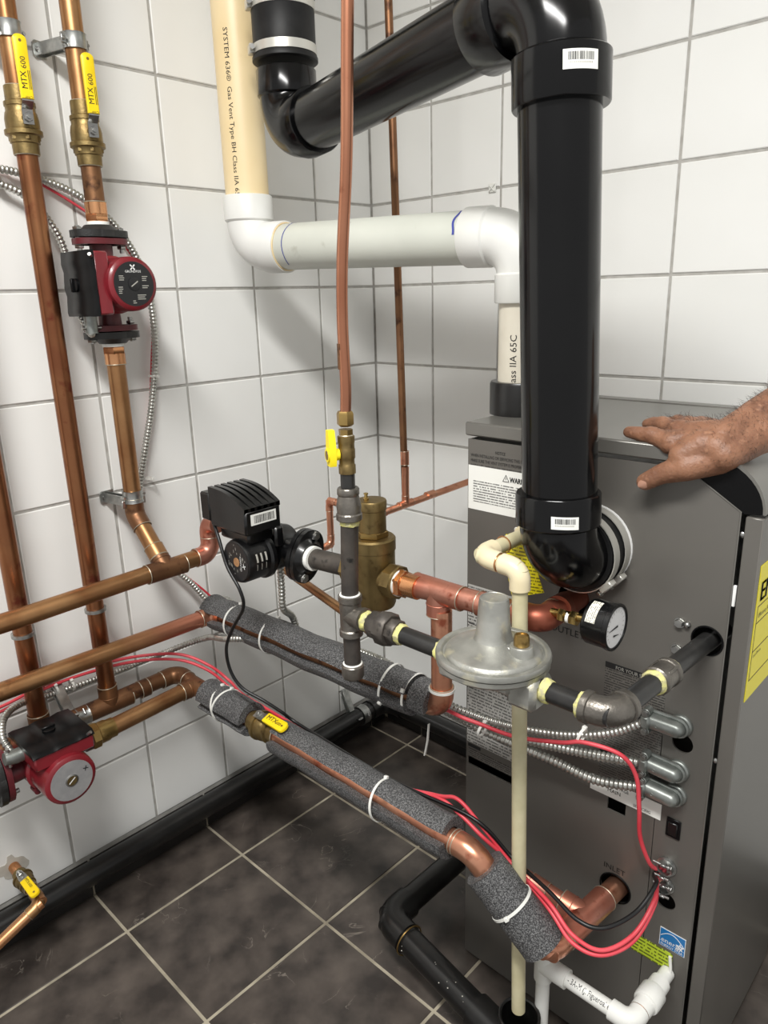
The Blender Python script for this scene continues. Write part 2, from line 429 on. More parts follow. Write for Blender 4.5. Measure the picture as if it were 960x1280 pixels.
# skin
def skin():
    m = mat('skin', (140, 99, 75), .52, c2=(114, 77, 57), scale=34, detail=6, lo=.4, hi=.62, c3=(156, 114, 88), scale3=70, amt3=.62, bump=.55, bscale=190)
    b = m.node_tree.nodes['Principled BSDF']; b.inputs['Subsurface Weight'].default_value = .12; b.inputs['Subsurface Radius'].default_value = (.01, .004, .002)
skin()
mat('nail', (166, 124, 104), .35)
mat('arm_hair', (40, 30, 26), .5)

# ------------------------------------------------------------------ room shell
S = .206; ROW0 = .9274; RH = .20631
LY = [0.0] + [-(.9624 + k) * S for k in range(0, 10)]
BX = [0.0] + [(1.0085 + k) * S for k in range(0, 11)]
RZ = [ROW0 + n * RH for n in range(-4, 9)]
ROOM_X, ROOM_Y, ROOM_Z = 2.3, -2.15, 2.6
GAP0 = .0029
def tile_mesh(name, w_, h_, matname, t=.007, cush=.0016):
    """tile in local xy, facing +z, lower corner at origin"""
    a = cush; GAP = .0029 if matname == 'floor_tile' else GAP0
    ring0 = [(GAP, GAP), (w_ - GAP, GAP), (w_ - GAP, h_ - GAP), (GAP, h_ - GAP)]
    ring1 = [(GAP + a, GAP + a), (w_ - GAP - a, GAP + a), (w_ - GAP - a, h_ - GAP - a), (GAP + a, h_ - GAP - a)]
    vs_ = [(x, y, 0) for x, y in ring0] + [(x, y, t - a) for x, y in ring0] + [(x, y, t) for x, y in ring1]
    fs_ = [(8, 9, 10, 11)] + [(i, (i + 1) % 4, 4 + (i + 1) % 4, 4 + i) for i in range(4)] + [(4 + i, 4 + (i + 1) % 4, 8 + (i + 1) % 4, 8 + i) for i in range(4)]
    me = bpy.data.meshes.new(name); me.from_pydata(vs_, [], fs_); me.materials.append(M_[matname]); return me
cache = {}
def put_tile(name, o, ex, ey, w_, h_, matname, parent, t=.007):
    key = (round(w_, 4), round(h_, 4), matname)
    if key not in cache: cache[key] = tile_mesh(name, w_, h_, matname, t)
    ob = bpy.data.objects.new(name, cache[key]); col.objects.link(ob)
    ex, ey = V(ex), V(ey); n = ex.cross(ey); o = V(o) - root_loc(parent)
    ob.parent = parent
    ob.matrix_local = Matrix(((ex.x, ey.x, n.x, o.x), (ex.y, ey.y, n.y, o.y), (ex.z, ey.z, n.z, o.z), (0, 0, 0, 1)))
    return ob
# grout backing sits 7 mm behind tile faces; the tile face is the plane x = 0 / y = 0 / z = 0
wl = struct(MB().box((-.107, ROOM_Y, -.1), (-.0028, .1, ROOM_Z)).build('wall_left', 'grout'))
wb = struct(MB().box((-.0028, .0028, -.1), (ROOM_X, .107, ROOM_Z)).build('wall_back', 'grout'))
fl = struct(MB().box((-.0028, ROOM_Y, -.1), (ROOM_X, .0028, -.0015)).build('floor', 'floor_grout'))
struct(MB().box((-.1, ROOM_Y, ROOM_Z), (ROOM_X, .1, ROOM_Z + .1)).build('ceiling', 'ceiling'))
for i in range(len(LY) - 1):
    for j in range(len(RZ) - 1):
        y0, y1 = max(LY[i + 1], ROOM_Y), LY[i]
        put_tile('tile', (-.007, y0, RZ[j]), (0, 1, 0), (0, 0, 1), y1 - y0, RZ[j + 1] - RZ[j], 'wall_tile', wl)
for i in range(len(BX) - 1):
    for j in range(len(RZ) - 1):
        x0, x1 = BX[i], min(BX[i + 1], ROOM_X)
        put_tile('tile', (x0, .007, RZ[j]), (1, 0, 0), (0, 0, 1), x1 - x0, RZ[j + 1] - RZ[j], 'wall_tile', wb)
FX = [0.0] + [.158 + .3068 * k for k in range(8)]
FY = [0.0] + [-.0745 - .3066 * k for k in range(8)]
for i in range(len(FX) - 1):
    for j in range(len(FY) - 1):
        x0, x1 = FX[i], FX[i + 1]; y0, y1 = FY[j + 1], FY[j]
        put_tile('floor_tile', (x0, y0, -.007), (1, 0, 0), (0, 1, 0), x1 - x0, y1 - y0, 'floor_tile', fl)
BH = RZ[0]
bl = struct(MB().box((-.0028, ROOM_Y, 0), (.004, 0, BH - .014)).build('baseboard_left', 'floor_grout'))
for j in range(len(FY) - 1):
    y0, y1 = FY[j + 1], min(FY[j], -.012)
    put_tile('base_tile', (.002, y0, .0), (0, 1, 0), (0, 0, 1), y1 - y0, BH - .003, 'base_tile', bl, .008)
bb = struct(MB().box((.004, -.004, 0), (ROOM_X, .0028, BH - .014)).build('baseboard_back', 'floor_grout'))
for i in range(len(FX) - 1):
    x0, x1 = max(FX[i], .012), FX[i + 1]
    put_tile('base_tile', (x0, -.002, .0), (1, 0, 0), (0, 0, 1), x1 - x0, BH - .003, 'base_tile', bb, .008)

# ------------------------------------------------------------------ pipe builders
R_CU, R_34, R_12, R_IRON = .01745, .0111, .0079, .01335
def elbow_path(a, b, c, R, sock):
    P = fillet([a, b, c], R, 8)[1:-1]
    d0 = (V(a) - V(b)).normalized(); d1 = (V(c) - V(b)).normalized()
    return [P[0] + d0 * sock] + P + [P[-1] + d1 * sock]
def pipe_run(root, pts, r, mat_pipe, mat_fit=None, R=None, sock=None, ring='solder', fit=1.12, skip=(), seg=20, elbow='elbow'):
    """straight pipes with a socketed elbow at each inner point"""
    pts = [V(q) for q in pts]; mat_fit = mat_fit or mat_pipe; R = R or r * 2.0; sock = r * .9 if sock is None else sock
    for i in range(len(pts) - 1):
        MB().tube([pts[i], pts[i + 1]] if False else [pts[i].lerp(pts[i + 1], k / 3) for k in range(4)], r, seg).build('pipe', mat_pipe if isinstance(mat_pipe, str) else mat_pipe[i], root)
    for i in range(1, len(pts) - 1):
        if i in skip: continue
        P = elbow_path(pts[i - 1], pts[i], pts[i + 1], R, sock)
        e = MB().tube(P, r * fit, seg).build(elbow, mat_fit, root)
        if ring:
            m = MB()
            for (q, d) in ((P[0], P[0] - P[1]), (P[-1], P[-1] - P[-2])): m.ring(q, d, r * fit * .99, r * .045, 20, 6)
            m.build('solder_ring', ring, e)
def tee(root, c, run, branch, r, mat_, L=None, LB=None, ring='solder', fit=1.13, name='tee'):
    c, run, branch = V(c), V(run).normalized(), V(branch).normalized(); L = L or r * 2.5; LB = LB or r * 2.5
    m = MB().tube([c - run * L, c, c + run * L], r * fit, 20); m.tube([c, c + branch * LB], r * fit, 20)
    m.ring(c + branch * (r * fit * 1.02), branch, r * fit * 1.0, r * .05, 20, 6)
    e = m.build(name, mat_, root)
    if ring:
        g = MB()
        for (q, d) in ((c - run * L, run), (c + run * L, run), (c + branch * LB, branch)): g.ring(q, d, r * fit * .99, r * .05, 20, 6)
        g.build('solder_ring', ring, e)
    return e
def coupling(root, c, d, r, mat_, L=.03, fit=1.12, name='coupling', ring='solder'):
    c, d = V(c), V(d).normalized()
    e = MB().tube([c - d * L / 2, c + d * L / 2], r * fit, 20).build(name, mat_, root)
    if ring:
        MB().ring(c - d * L / 2, d, r * fit * .99, r * .05, 20, 6).ring(c + d * L / 2, d, r * fit * .99, r * .05, 20, 6).build('solder_ring', ring, e)
def hexnut(m, c, d, r, h, up=None):
    """chamfered hexagon, r = across corners / 2"""
    return m.lathe([(r * .93, 0), (r, h * .12), (r, h * .88), (r * .93, h)], frame(V(c), d, up), 6)
def bolt_head(m, c, d, r=.006, h=.005):
    hexnut(m, c, d, r, h); m.cyl(V(c) - V(d).normalized() * .002, V(c), r * 1.25, 14); return m
def clamp(name, wall_pt, c, axis, r, label, group=None):
    """split-ring stand-off clamp: foot plate on the wall, strut, ring round the pipe"""
    wall_pt, c, axis = V(wall_pt), V(c), V(axis).normalized()
    out = (c - wall_pt); out = (out - axis * out.dot(axis)).normalized(); side = axis.cross(out)
    t = thing(name, wall_pt, label, 'clamp', group)
    M = Matrix(((side.x, axis.x, out.x, wall_pt.x), (side.y, axis.y, out.y, wall_pt.y), (side.z, axis.z, out.z, wall_pt.z), (0, 0, 0, 1)))
    dist = (c - wall_pt).dot(out); so = (c - wall_pt).dot(side)
    m = MB().prism([(-.017, -.009), (-.012, -.014), (.016, -.014), (.016, .014), (-.012, .014), (-.017, .009)], 0, .003, M)
    m.build('foot', 'galvanised', t)
    bolt_head(MB(), wall_pt - side * .006 + out * .005, out, .0045, .003).build('screw', 'steel', t)
    ring_out = r + .0025
    m = MB().prism([(.004 + so * 0, -.012), (.0065, -.012), (so + .002, -.012), (so + .002, .012), (.0065, .012), (.004, .012)], 0.002, .0045, M) if so > .02 else MB()
    m.box((so - .009, -.010, .002), (so - .006, .010, dist - r), .0005, M); m.box((so + .006, -.010, .002), (so + .009, .010, dist - r), .0005, M)
    m.build('strut', 'galvanised', t)
    m = MB(); h = .0115
    m.lathe([(r + .0004, -h), (ring_out + .001, -h - .001), (ring_out, -h + .002), (ring_out, h - .002), (ring_out + .001, h + .001), (r + .0004, h)], frame(c, axis), 26, cap=False)
    m.build('ring', 'galvanised', t)
    for sg in (-1, 1):
        m = MB(); q = c + side * sg * (ring_out + .003)
        m.box((so + sg * (ring_out + .004) - .005, -.008, dist - .0025), (so + sg * (ring_out + .004) + .005, .008, dist + .0025), .0008, M)
        m.cyl(q + side * sg * .002 - out * .006, q + side * sg * .002 + out * .006, .0028, 10)
        m.build('ear', 'steel', t)
    return t
def zip_tie(c, axis, R, label, head=(0, 0, 1), tail=None, group='white zip ties on the pipes', matn='nylon'):
    c, axis, head = V(c), V(axis).normalized(), V(head)
    t = thing('zip_tie', c, label, 'zip tie', group)
    prof = [(-.0006, -.0022), (.0007, -.0022), (.0007, .0022), (-.0006, .0022)]
    x = (head - axis * head.dot(axis)).normalized(); y = axis.cross(x)
    pth = [c + (x * math.cos(a) + y * math.sin(a)) * R for a in [2 * PI * k / 36 for k in range(37)]]
    m = MB(); n = len(pth) - 1
    vs_ = []; fs_ = []
    for k in range(n):
        a = 2 * PI * k / n; d = x * math.cos(a) + y * math.sin(a)
        for (p_, q_) in prof: vs_.append(c + d * (R + p_) + axis * q_)
    for k in range(n):
        k2 = (k + 1) % n
        for j in range(4): fs_.append((k * 4 + j, k * 4 + (j + 1) % 4, k2 * 4 + (j + 1) % 4, k2 * 4 + j))
    m.add(vs_, fs_).build('band', matn, t)
    hm = Matrix(((y.x, axis.x, x.x, (c + x * R).x), (y.y, axis.y, x.y, (c + x * R).y), (y.z, axis.z, x.z, (c + x * R).z), (0, 0, 0, 1)))
    MB().box((-.0036, -.0034, -.0005), (.0036, .0034, .0052), .0008, hm).build('head', matn, t)
    if tail:
        tp = [V(q) for q in tail]
        MB().sweep(spline([c + x * (R + .003)] + tp, 6) if len(tp) > 1 else [c + x * (R + .003), tp[0]], [(-.0006, -.002), (.0006, -.002), (.0006, .002), (-.0006, .002)], axis).build('tail', matn, t)
    return t

# ------------------------------------------------------------------ fittings
def ball_valve(c, axis, out, r, label, L=.104, hlen=.118, hw=.0105, hdir=1, text=True, group=None, bodymat='brass_cast', lift=.012, cat='valve'):
    c, axis, out = V(c), V(axis).normalized(), V(out); out = (out - axis * out.dot(axis)).normalized()
    t = thing('ball_valve', c, label, cat, group)
    k = r / R_CU
    M = frame(c, axis, out)
    # body: sockets at both ends, hexagonal collar, swollen middle
    MB().lathe([(r * 1.0, -L / 2), (r * 1.22, -L / 2), (r * 1.25, -L * .34), (r * 1.38, -L * .33), (r * 1.38, -L * .25), (r * 1.5, -L * .22), (r * 1.56, -L * .10), (r * 1.56, L * .02), (r * 1.46, L * .11), (r * 1.36, L * .14), (r * 1.36, L * .20), (r * 1.44, L * .21), (r * 1.44, L * .27), (r * 1.24, L * .29), (r * 1.22, L / 2), (r * 1.0, L / 2)], M, 28).build('body', bodymat, t)
    m = MB(); m.lathe([(r * 1.6, -L * .225), (r * 1.74, -L * .21), (r * 1.74, -L * .145), (r * 1.6, -L * .13)], M, 28); m.build('body_flange', bodymat, t)
    m = MB(); m.lathe([(r * 1.42, -L * .30), (r * 1.5, -L * .29), (r * 1.5, -L * .235), (r * 1.42, -L * .225)], M, 6); m.build('hex_collar', bodymat, t)
    g = MB().ring(c - axis * L / 2, axis, r * 1.13, r * .08, 22, 6); g.ring(c + axis * L / 2, axis, r * 1.13, r * .08, 22, 6); g.build('solder_ring', 'solder', t)
    st = c + out * (r * 1.4)
    MB().cyl(st, st + out * (r * .75), r * .42, 14).build('stem', bodymat, t)
    hx = axis * hdir; hy = out.cross(hx); base = c + out * (r * 2.05)
    H = Matrix(((hx.x, hy.x, out.x, base.x), (hx.y, hy.y, out.y, base.y), (hx.z, hy.z, out.z, base.z), (0, 0, 0, 1)))
    # steel lever: washer end, neck, step outwards
    m = MB()
    prof = [(-.0105 * k, 0), (.012, 0), (.022, lift), (.034, lift)]
    wid = [.0085 * k, .0085, hw * .82, hw * .82]
    vs_ = []
    for (a, h), wd in zip(prof, wid):
        for (s_, d) in ((-1, 0), (1, 0), (1, .0022), (-1, .0022)): vs_.append(H @ V((a, s_ * wd, h + d)))
    fs_ = [(3, 2, 1, 0)] + [(i * 4 + j, i * 4 + (j + 1) % 4, i * 4 + 4 + (j + 1) % 4, i * 4 + 4 + j) for i in range(3) for j in range(4)] + [(12, 13, 14, 15)]
    lev = m.add(vs_, fs_).build('lever', 'steel', t)
    hexnut(MB(), base + out * .0022, out, .0075 * min(1, k), .005).cyl(base + out * .002, base + out * .0105, .0035, 12).build('stem_nut', 'steel', lev)
    # vinyl sleeve with rounded tip
    pl = []
    x0, x1 = .0245, hlen
    pl += [(x0, -hw * .92), (x1 - hw * .7, -hw)]
    for q in range(1, 8):
        a = -PI / 2 + PI * q / 8; pl.append((x1 - hw * .7 + hw * .7 * math.cos(a), hw * math.sin(a)))
    pl += [(x1 - hw * .7, hw), (x0, hw * .92)]
    n = len(pl); top = lift + .0042; bot = lift - .0018
    vs_ = [H @ V((a, b_, bot)) for a, b_ in pl] + [H @ V((a, b_, top - .0012)) for a, b_ in pl]
    cx = (x0 + x1) / 2
    vs_ += [H @ V((cx + (a - cx) * .985, b_ * .86, top)) for a, b_ in pl]
    fs_ = [tuple(range(n))[::-1], tuple(range(2 * n, 3 * n))] + [(j * n + i, j * n + (i + 1) % n, (j + 1) * n + (i + 1) % n, (j + 1) * n + i) for j in range(2) for i in range(n)]
    sl = MB().add(vs_, fs_).build('handle_sleeve', 'yellow', lev)
    if text:
        ez = out
        o_ = H @ V((x0 + .010, -hw * .15, top + .0004)); ex = hx; ey = -hy if ex.cross(-hy).dot(out) > 0 else hy
        text_part('MTX', .013, H @ V((x0 + .014, 0, top)) - ey * .002, ex, ey, 'print_black', t, sx=.95)
        text_part('600', .012, H @ V((x1 - .050, 0, top)) - ey * .004, ex, ey, 'print_brown', t)
        text_part('CWP', .0055, H @ V((x0 + .004, 0, top)) - ey * .008, ey, -ex, 'print_black', t)
        m = MB()
        for q in range(2):
            m.add([H @ V((x0 + .014 + .028 * (i in (1, 2)), (-1 if ey.dot(hy) > 0 else 1) * (-.0 + .0048 + q * .0022 + .001 * (i > 1)), top + .0003)) for i in range(4)], [(0, 1, 2, 3)])
        m.build('print_line', 'print_brown', t, smooth=0)
    MB().cyl(H @ V((x1 - hw * .9, 0, top - .0005)), H @ V((x1 - hw * .9, 0, top + .0002)), .0024, 12).build('rivet', 'brass', lev)
    return t

def circulator(c, M, label, face, right='flange', left='flange', scale=1.0):
    """wet-rotor circulator: flow along local y, motor along +x, terminal box towards +z"""
    c = V(c); t = thing('circulator_pump', c, label, 'pump')
    T = Matrix.Translation(c) @ M.to_4x4()
    ax = T.to_3x3() @ V((1, 0, 0)); ay = T.to_3x3() @ V((0, 1, 0)); az = T.to_3x3() @ V((0, 0, 1))
    P = lambda x, y, z: T @ V((x, y, z))
    fr = frame(c, ax, az)
    MB().lathe([(.020, -.034), (.040, -.030), (.050, -.016), (.052, .004), (.050, .018), (.046, .024)], fr, 30).build('volute', 'red_dark', t)
    m = MB().tube([P(0, -.078, 0), P(0, -.05, 0), P(0, 0, 0), P(0, .05, 0), P(0, .078, 0)], [.021, .020, .028, .020, .021], 22); m.build('port_neck', 'red_dark', t)
    prof = [(.046, .024), (.052, .028), (.052, .034), (.0475, .038), (.0475, .096), (.0465, .103), (.0425, .1065), (.0385, .1072)]
    MB().lathe(prof, fr, 36).build('motor', 'red_paint', t)
    # motor feet / screw bosses round the volute joint
    m = MB()
    for k in range(4):
        a = PI / 4 + k * PI / 2; q = P(.028, .053 * math.cos(a), .053 * math.sin(a)); m.cyl(q - ax * .012, q + ax * .009, .0065, 12)
    m.build('boss', 'red_dark', t)
    pl = MB().lathe([(.0385, .1068), (.0385, .1078)], fr, 36).build('name_plate', 'dial_black' if face == 'black' else 'silver_plate', t)
    f0 = P(.1079, 0, 0)
    # reading direction on the plate: text right = ex, text up = ey
    ey = V((0, 0, 1)); ex = V((0, 1, 0))
    if face == 'black':
        MB().lathe([(.0115, .1078), (.0115, .1092), (.0095, .1096)], fr, 24).build('vent_screw', 'dial_black', pl)
        m = MB(); g = f0 + ax * .0018
        for a in (.6,): m.add([g + ex * (.008 * math.cos(a + d)) + ey * (.008 * math.sin(a + d)) * 1 for d in (-.12, .12, PI - .12, PI + .12)], [(0, 1, 2, 3)])
        m.build('print_mark', 'print_grey', pl, smooth=0)
        m = MB(); g = f0 + ey * .0285 + ax * .0004
        for a in (PI / 4, -PI / 4):
            dx = ex * math.cos(a) + ey * math.sin(a); dy = ex * -math.sin(a) + ey * math.cos(a)
            m.add([g + dx * .006 + dy * .0012, g - dx * .006 + dy * .0012, g - dx * .006 - dy * .0012, g + dx * .006 - dy * .0012], [(0, 1, 2, 3)])
        m.build('emblem', 'print_white', pl, smooth=0)
        text_part('GRUNDFOS', .0058, f0 + ey * .0195, ex, ey, 'print_white', pl, 'CENTER', name='brand_lettering')
        rnd = random.Random(3); m = MB()
        for (u0, v0, n_, wd) in ((-.028, .013, 3, .012), (-.031, -.006, 4, .010), (.016, .012, 3, .012), (.015, -.004, 2, .013), (.004, -.020, 3, .018), (-.006, -.030, 2, .008)):
            for k in range(n_):
                l_ = wd * rnd.uniform(.6, 1); g = f0 + ex * u0 + ey * (v0 - k * .0034) + ax * .0004
                m.add([g, g + ex * l_, g + ex * l_ + ey * .0013, g + ey * .0013], [(0, 1, 2, 3)])
        m.build('small_print', 'print_grey', pl, smooth=0)
    else:
        e = MB().lathe([(.0118, .1078), (.0118, .1086), (.0095, .1092), (.0095, .108)], fr, 24).build('vent_screw', 'steel', pl)
        MB().lathe([(.0092, .1080), (.0092, .1088)], fr, 20).build('screw_head', 'brass_cast', e)
        dx = ex * .8 + ey * .6; dy = ey * .8 - ex * .6; g = f0 + ax * .0011
        MB().add([g + dx * .0075 + dy * .001, g - dx * .0075 + dy * .001, g - dx * .0075 - dy * .001, g + dx * .0075 - dy * .001], [(0, 1, 2, 3)]).build('slot', 'print_white', e, smooth=0)
        m = MB(); g = f0 + ex * .027 + ey * .012 + ax * .0004
        for a in (PI / 4 + .5, -PI / 4 + .5):
            dx = ex * math.cos(a) + ey * math.sin(a); dy = ex * -math.sin(a) + ey * math.cos(a)
            m.add([g + dx * .005 + dy * .0008, g - dx * .005 + dy * .0008, g - dx * .005 - dy * .0008, g + dx * .005 - dy * .0008], [(0, 1, 2, 3)])
        m.build('emblem', 'print_black', pl, smooth=0)
    # terminal box on the side of the motor, black wavy cover
    bx_ = MB().box((-.016, -.052, .036), (.094, .056, .064), .003, T).build('terminal_box', 'red_paint', t)
    n = 16; vs_ = []; fs_ = []
    for i in range(n + 1):
        y = -.054 + .112 * i / n; h = .072 + .0012 * math.sin(i * 1.05) + .0005 * math.sin(i * 2.1)
        for (x, z) in ((-.018, .0635), (-.018, h - .002), (-.015, h), (.086, h), (.096, h - .008), (.096, .0635)): vs_.append(T @ V((x, y, z)))
    for i in range(n):
        for k in range(6): fs_.append((i * 6 + k, i * 6 + (k + 1) % 6, i * 6 + 6 + (k + 1) % 6, i * 6 + 6 + k))
    fs_ += [tuple(range(6))[::-1], tuple(n * 6 + k for k in range(6))]
    cv = MB().add(vs_, fs_).build('box_cover', 'plastic_black', t, smooth=50)
    m = MB().cyl(P(.092, .046, .066), P(.0985, .050, .072), .0032, 10); m.build('screw', 'steel', cv)
    m = MB(); Mk = frame(P(.034, .0, .0735), az, ay)
    m.lathe([(.012, -.002), (.012, .003), (.009, .0045)], Mk, 18); m.box((-.012, -.003, .003), (.012, .003, .009), .001, Mk); m.build('speed_switch', 'plastic_black', cv)
    # flanges
    def oval(rx, rz, n=36):
        out_ = []
        for k in range(n):
            a = 2 * PI * k / n; out_.append((rx * math.copysign(abs(math.cos(a)) ** .85, math.cos(a)), rz * math.copysign(abs(math.sin(a)) ** .85, math.sin(a))))
        return out_
    for sg, kind in ((-1, left), (1, right)):
        d = ay * sg; o_ = c + d * .0725
        Mo = Matrix(((az.x, ax.x, d.x, o_.x), (az.y, ax.y, d.y, o_.y), (az.z, ax.z, d.z, o_.z), (0, 0, 0, 1)))
        if kind == 'flange':
            m = MB().prism(oval(.051, .033), 0, .0105, Mo); m.lathe([(.033, 0), (.033, .0105)], Mo, 28); m.build('pump_flange', 'red_dark', t)
            m = MB().prism(oval(.053, .034), .0125, .0245, Mo); m.lathe([(.036, .0125), (.036, .0245), (.028, .031), (.0255, .034)], Mo, 28); cf = m.build('companion_flange', 'cast_black', t)
            for s2 in (-1, 1):
                b0 = Mo @ V((s2 * .041, 0, -.001)); b1 = Mo @ V((s2 * .041, 0, .0245))
                m = MB(); hexnut(m, b1, d, .0085, .006); hexnut(m, b0 - d * .006, d, .0085, .006); m.cyl(b0 - d * .013, b1 + d * .008, .0046, 12); m.build('bolt', 'steel', t)
            MB().lathe([(.0205, .034), (.0205, .040)], Mo, 22).build('thread_tape', 'tape_white', t)
        else:
            m = MB(); m.lathe([(.024, -.002), (.024, .010)], Mo, 24); m.build('port_end', 'red_dark', t)
            m = MB(); m.lathe([(.0245, .010), (.0265, .012), (.0265, .026), (.0245, .028)], Mo, 8); m.build('union_nut', 'brass', t)
            m = MB(); m.lathe([(.022, .028), (.022, .046), (.020, .050), (.020, .062)], Mo, 26); m.build('adapter', 'brass', t)
    return t

# ------------------------------------------------------------------ boiler
YB = -.5418
BXL, BXR, BXF, BYB = .735, 1.172, 1.2005, -.15
bo = thing('boiler', ((BXL + BXF) / 2, (YB + BYB) / 2, 0), 'grey sheet metal gas boiler with labelled side panel in the tiled corner', 'boiler')
MB().box((BXL + .008, YB + .075, .004), (1.150, BYB - .002, 1.040), .002).build('casing', 'boiler_grey', bo)
Mxz = Matrix(((1, 0, 0, 0), (0, 0, -1, YB), (0, 1, 0, 0), (0, 0, 0, 1)))   # local x -> x, y -> z, z -> -y
def panel_poly(): return [(BXL, .006), (BXR, .006), (BXR, 1.036), (1.098, 1.083), (BXL, 1.083)]
side_panel = MB().prism(panel_poly(), -.003, 0, Mxz).build('side_panel', 'boiler_grey', bo)
cutter = MB()                                # real openings, cut further down
e1 = MB(); e1.tube([V((BXR, YB, .01)), V((BXR, YB, 1.036)), V((1.098, YB, 1.083))], .0012, 8); e1.build('panel_edge', 'boiler_lid', bo)
MB().box((BXL, YB + .0005, .006), (BXL + .004, BYB, 1.083), .001).build('rear_panel', 'boiler_grey', bo)
lid = MB().box((BXL - .003, YB - .006, 1.0895), (1.118, -.185, 1.112), .0025).build('lid', 'boiler_lid', bo)
MB().box((BXL - .003, -.182, 1.0895), (1.118, BYB, 1.1135), .002).build('lid_rear_strip', 'boiler_lid', bo)
# curved black end cap and grey hood over the front
arc = []
for k in range(13):
    a = PI / 2 * k / 12; arc.append((1.110 + .088 * math.sin(a), 1.036 + .070 * math.cos(a)))
cap_poly = [(1.176, 1.0335), (1.110, 1.074)] + arc
MB().prism(cap_poly, -.004, -.001, Mxz).build('end_cap', 'boiler_black', bo)
sh = arc; sh2 = [(1.110 + (q[0] - 1.110) * 1.035, 1.036 + (q[1] - 1.036) * 1.08) for q in arc]
m = MB(); n = len(sh); vs_ = []
for yy in (YB + .0005, BYB):
    vs_ += [V((a, yy, b_)) for a, b_ in sh] + [V((a, yy, b_)) for a, b_ in sh2]
fs_ = []
for i in range(n - 1):
    fs_ += [(i, i + 1, n + i + 1, n + i), (2 * n + i, 3 * n + i, 3 * n + i + 1, 2 * n + i + 1), (n + i, n + i + 1, 3 * n + i + 1, 3 * n + i), (i, 2 * n + i, 2 * n + i + 1, i + 1)]
fs_ += [(0, n, 3 * n, 2 * n), (n - 1, 3 * n - 1, 4 * n - 1, 2 * n - 1)]
hood = m.add(vs_, fs_).build('front_hood', 'boiler_lid', bo)
MB().box((1.150, -.5, 1.0985), (1.172, -.36, 1.1035), .001).build('hood_sticker', 'wire_red', bo) if False else None
MB().box((1.1785, YB, .012), (BXF, BYB, 1.031), .0015).build('front_door', 'boiler_grey', bo)
m = MB()
for zz in (1.005, .665): m.lathe([(.004, 0), (.004, .0015), (.002, .003)], frame((1.1755, YB + .004, zz), (0, -1, 0)), 12)
m.build('panel_screw', 'steel', bo)
MB().box((1.1735, YB - .001, .905), (1.1775, YB + .003, .935), .0006).build('latch_tab', 'print_white', bo)

def face(px, py): return at(px, py, y=YB)
def label_box(name, x0, x1, z0, z1, matn, parent=bo, d=.0008, off=0.0):
    return MB().box((x0, YB - off - d, z0), (x1, YB - off + .0003, z1)).build(name, matn, parent, smooth=0)
EX, EZ = V((1, 0, 0)), V((0, 0, 1))
def face_text(body, size, x, z, matn='print_black', align='LEFT', off=.0006, sx=1.0, parent=bo):
    return text_part(body, size, (x, YB, z), EX, EZ, matn, parent, align, off, sx)
# notice and warning labels top left
for k, s_ in enumerate(('NOTICE', 'WHEN INSTALLING OR SERVICING THIS UNIT', 'MAKE SURE THE VENT SYSTEM IS PROPERLY', 'INSTALLED AND SEALED. SEE INSTALLATION', 'INSTRUCTIONS.')):
    zz = face(583, 560).z - .0035 - k * .0088
    face_text(s_, .0074, .790 if k == 0 else .741, zz, 'print_black', 'LEFT', .0006, .72)
wz1, wz0 = face(583, 580).z, face(583, 634).z
label_box('warning_label', .7365, .868, wz0, wz1, 'label_white')
tri = MB(); q = V((.806, YB - .001, wz1 - .0185))
for a, b_ in (((0, 0), (.012, 0)), ((.012, 0), (.006, .011)), ((.006, .011), (0, 0)), ((.006, .003), (.006, .007))):
    tri.cyl(q + V((a[0], 0, a[1])), q + V((b_[0], 0, b_[1])), .0005, 6)
tri.build('warning_triangle', 'print_black', bo)
for k_ in range(3): face_text('WARNING', .0125, .819 + k_ * .0004, wz1 - .0185, 'print_black', off=.0012, sx=.72)
label_box('warning_print', .747, .862, wz0 + .014, wz1 - .025, 'print_label', d=.0003, off=.0008)
# rating plate and lower caution labels
rz1, rz0 = face(584, 729).z, face(584, 905).z
label_box('rating_plate', .7375, .847, rz0, rz1, 'print_rating')
m = MB()
for zz in (rz1 - .035, rz1 - .075, rz1 - .125): m.box((.740, YB - .0011, zz), (.845, YB - .0007, zz + .0012))
m.build('rating_rule', 'print_black', bo, smooth=0)
label_box('caution_label', .7375, .847, face(584, 925).z, rz0 - .002, 'print_rating')
label_box('caution_bar', .740, .768, face(584, 926).z - .008, face(584, 926).z - .002, 'print_black')
label_box('panel_print', .741, .865, face(584, 926).z - .045, face(584, 926).z - .012, 'print_panel', d=.0004)
label_box('panel_print', .741, .86, .455, .475, 'print_panel', d=.0004)
# safety label right of the middle
sx0, sx1 = face(757, 830).x, face(829, 900).x
st1 = face(757, 826).z; sb0 = face(740, 963).z
label_box('safety_print', sx0, sx1, sb0, st1 - .009, 'print_panel', d=.0004)
label_box('safety_bar', sx0, sx1, st1 - .0095, st1, 'print_black', d=.0007)
face_text('FOR YOUR SAFETY', .0085, sx0 + .017, st1 - .0078, 'print_grey', off=.0012, sx=.86)
zb = face(812, 900).z
label_box('safety_bar', sx0 + .03, sx1, zb - .005, zb + .005, 'print_black', d=.0007)
zb = face(744, 934).z
label_box('safety_bar', sx0, sx0 + .06, zb - .006, zb + .006, 'print_black', d=.0007)
v0, v1 = face(739, 966), face(827, 1010)
vh0 = face(739, 985).z
label_box('voltage_label', v0.x, v1.x, vh0, v0.z, 'label_white')
face_text('LINE VOLTAGE', .0085, v0.x + .020, v0.z - .0085, off=.0012, sx=.8)
face_text('MAIN', .0098, v0.x + .030, v0.z - .0185, off=.0012, sx=.95)
face_text('SERVICING', .0068, v1.x - .044, vh0 + .0035, off=.0012, sx=.85)
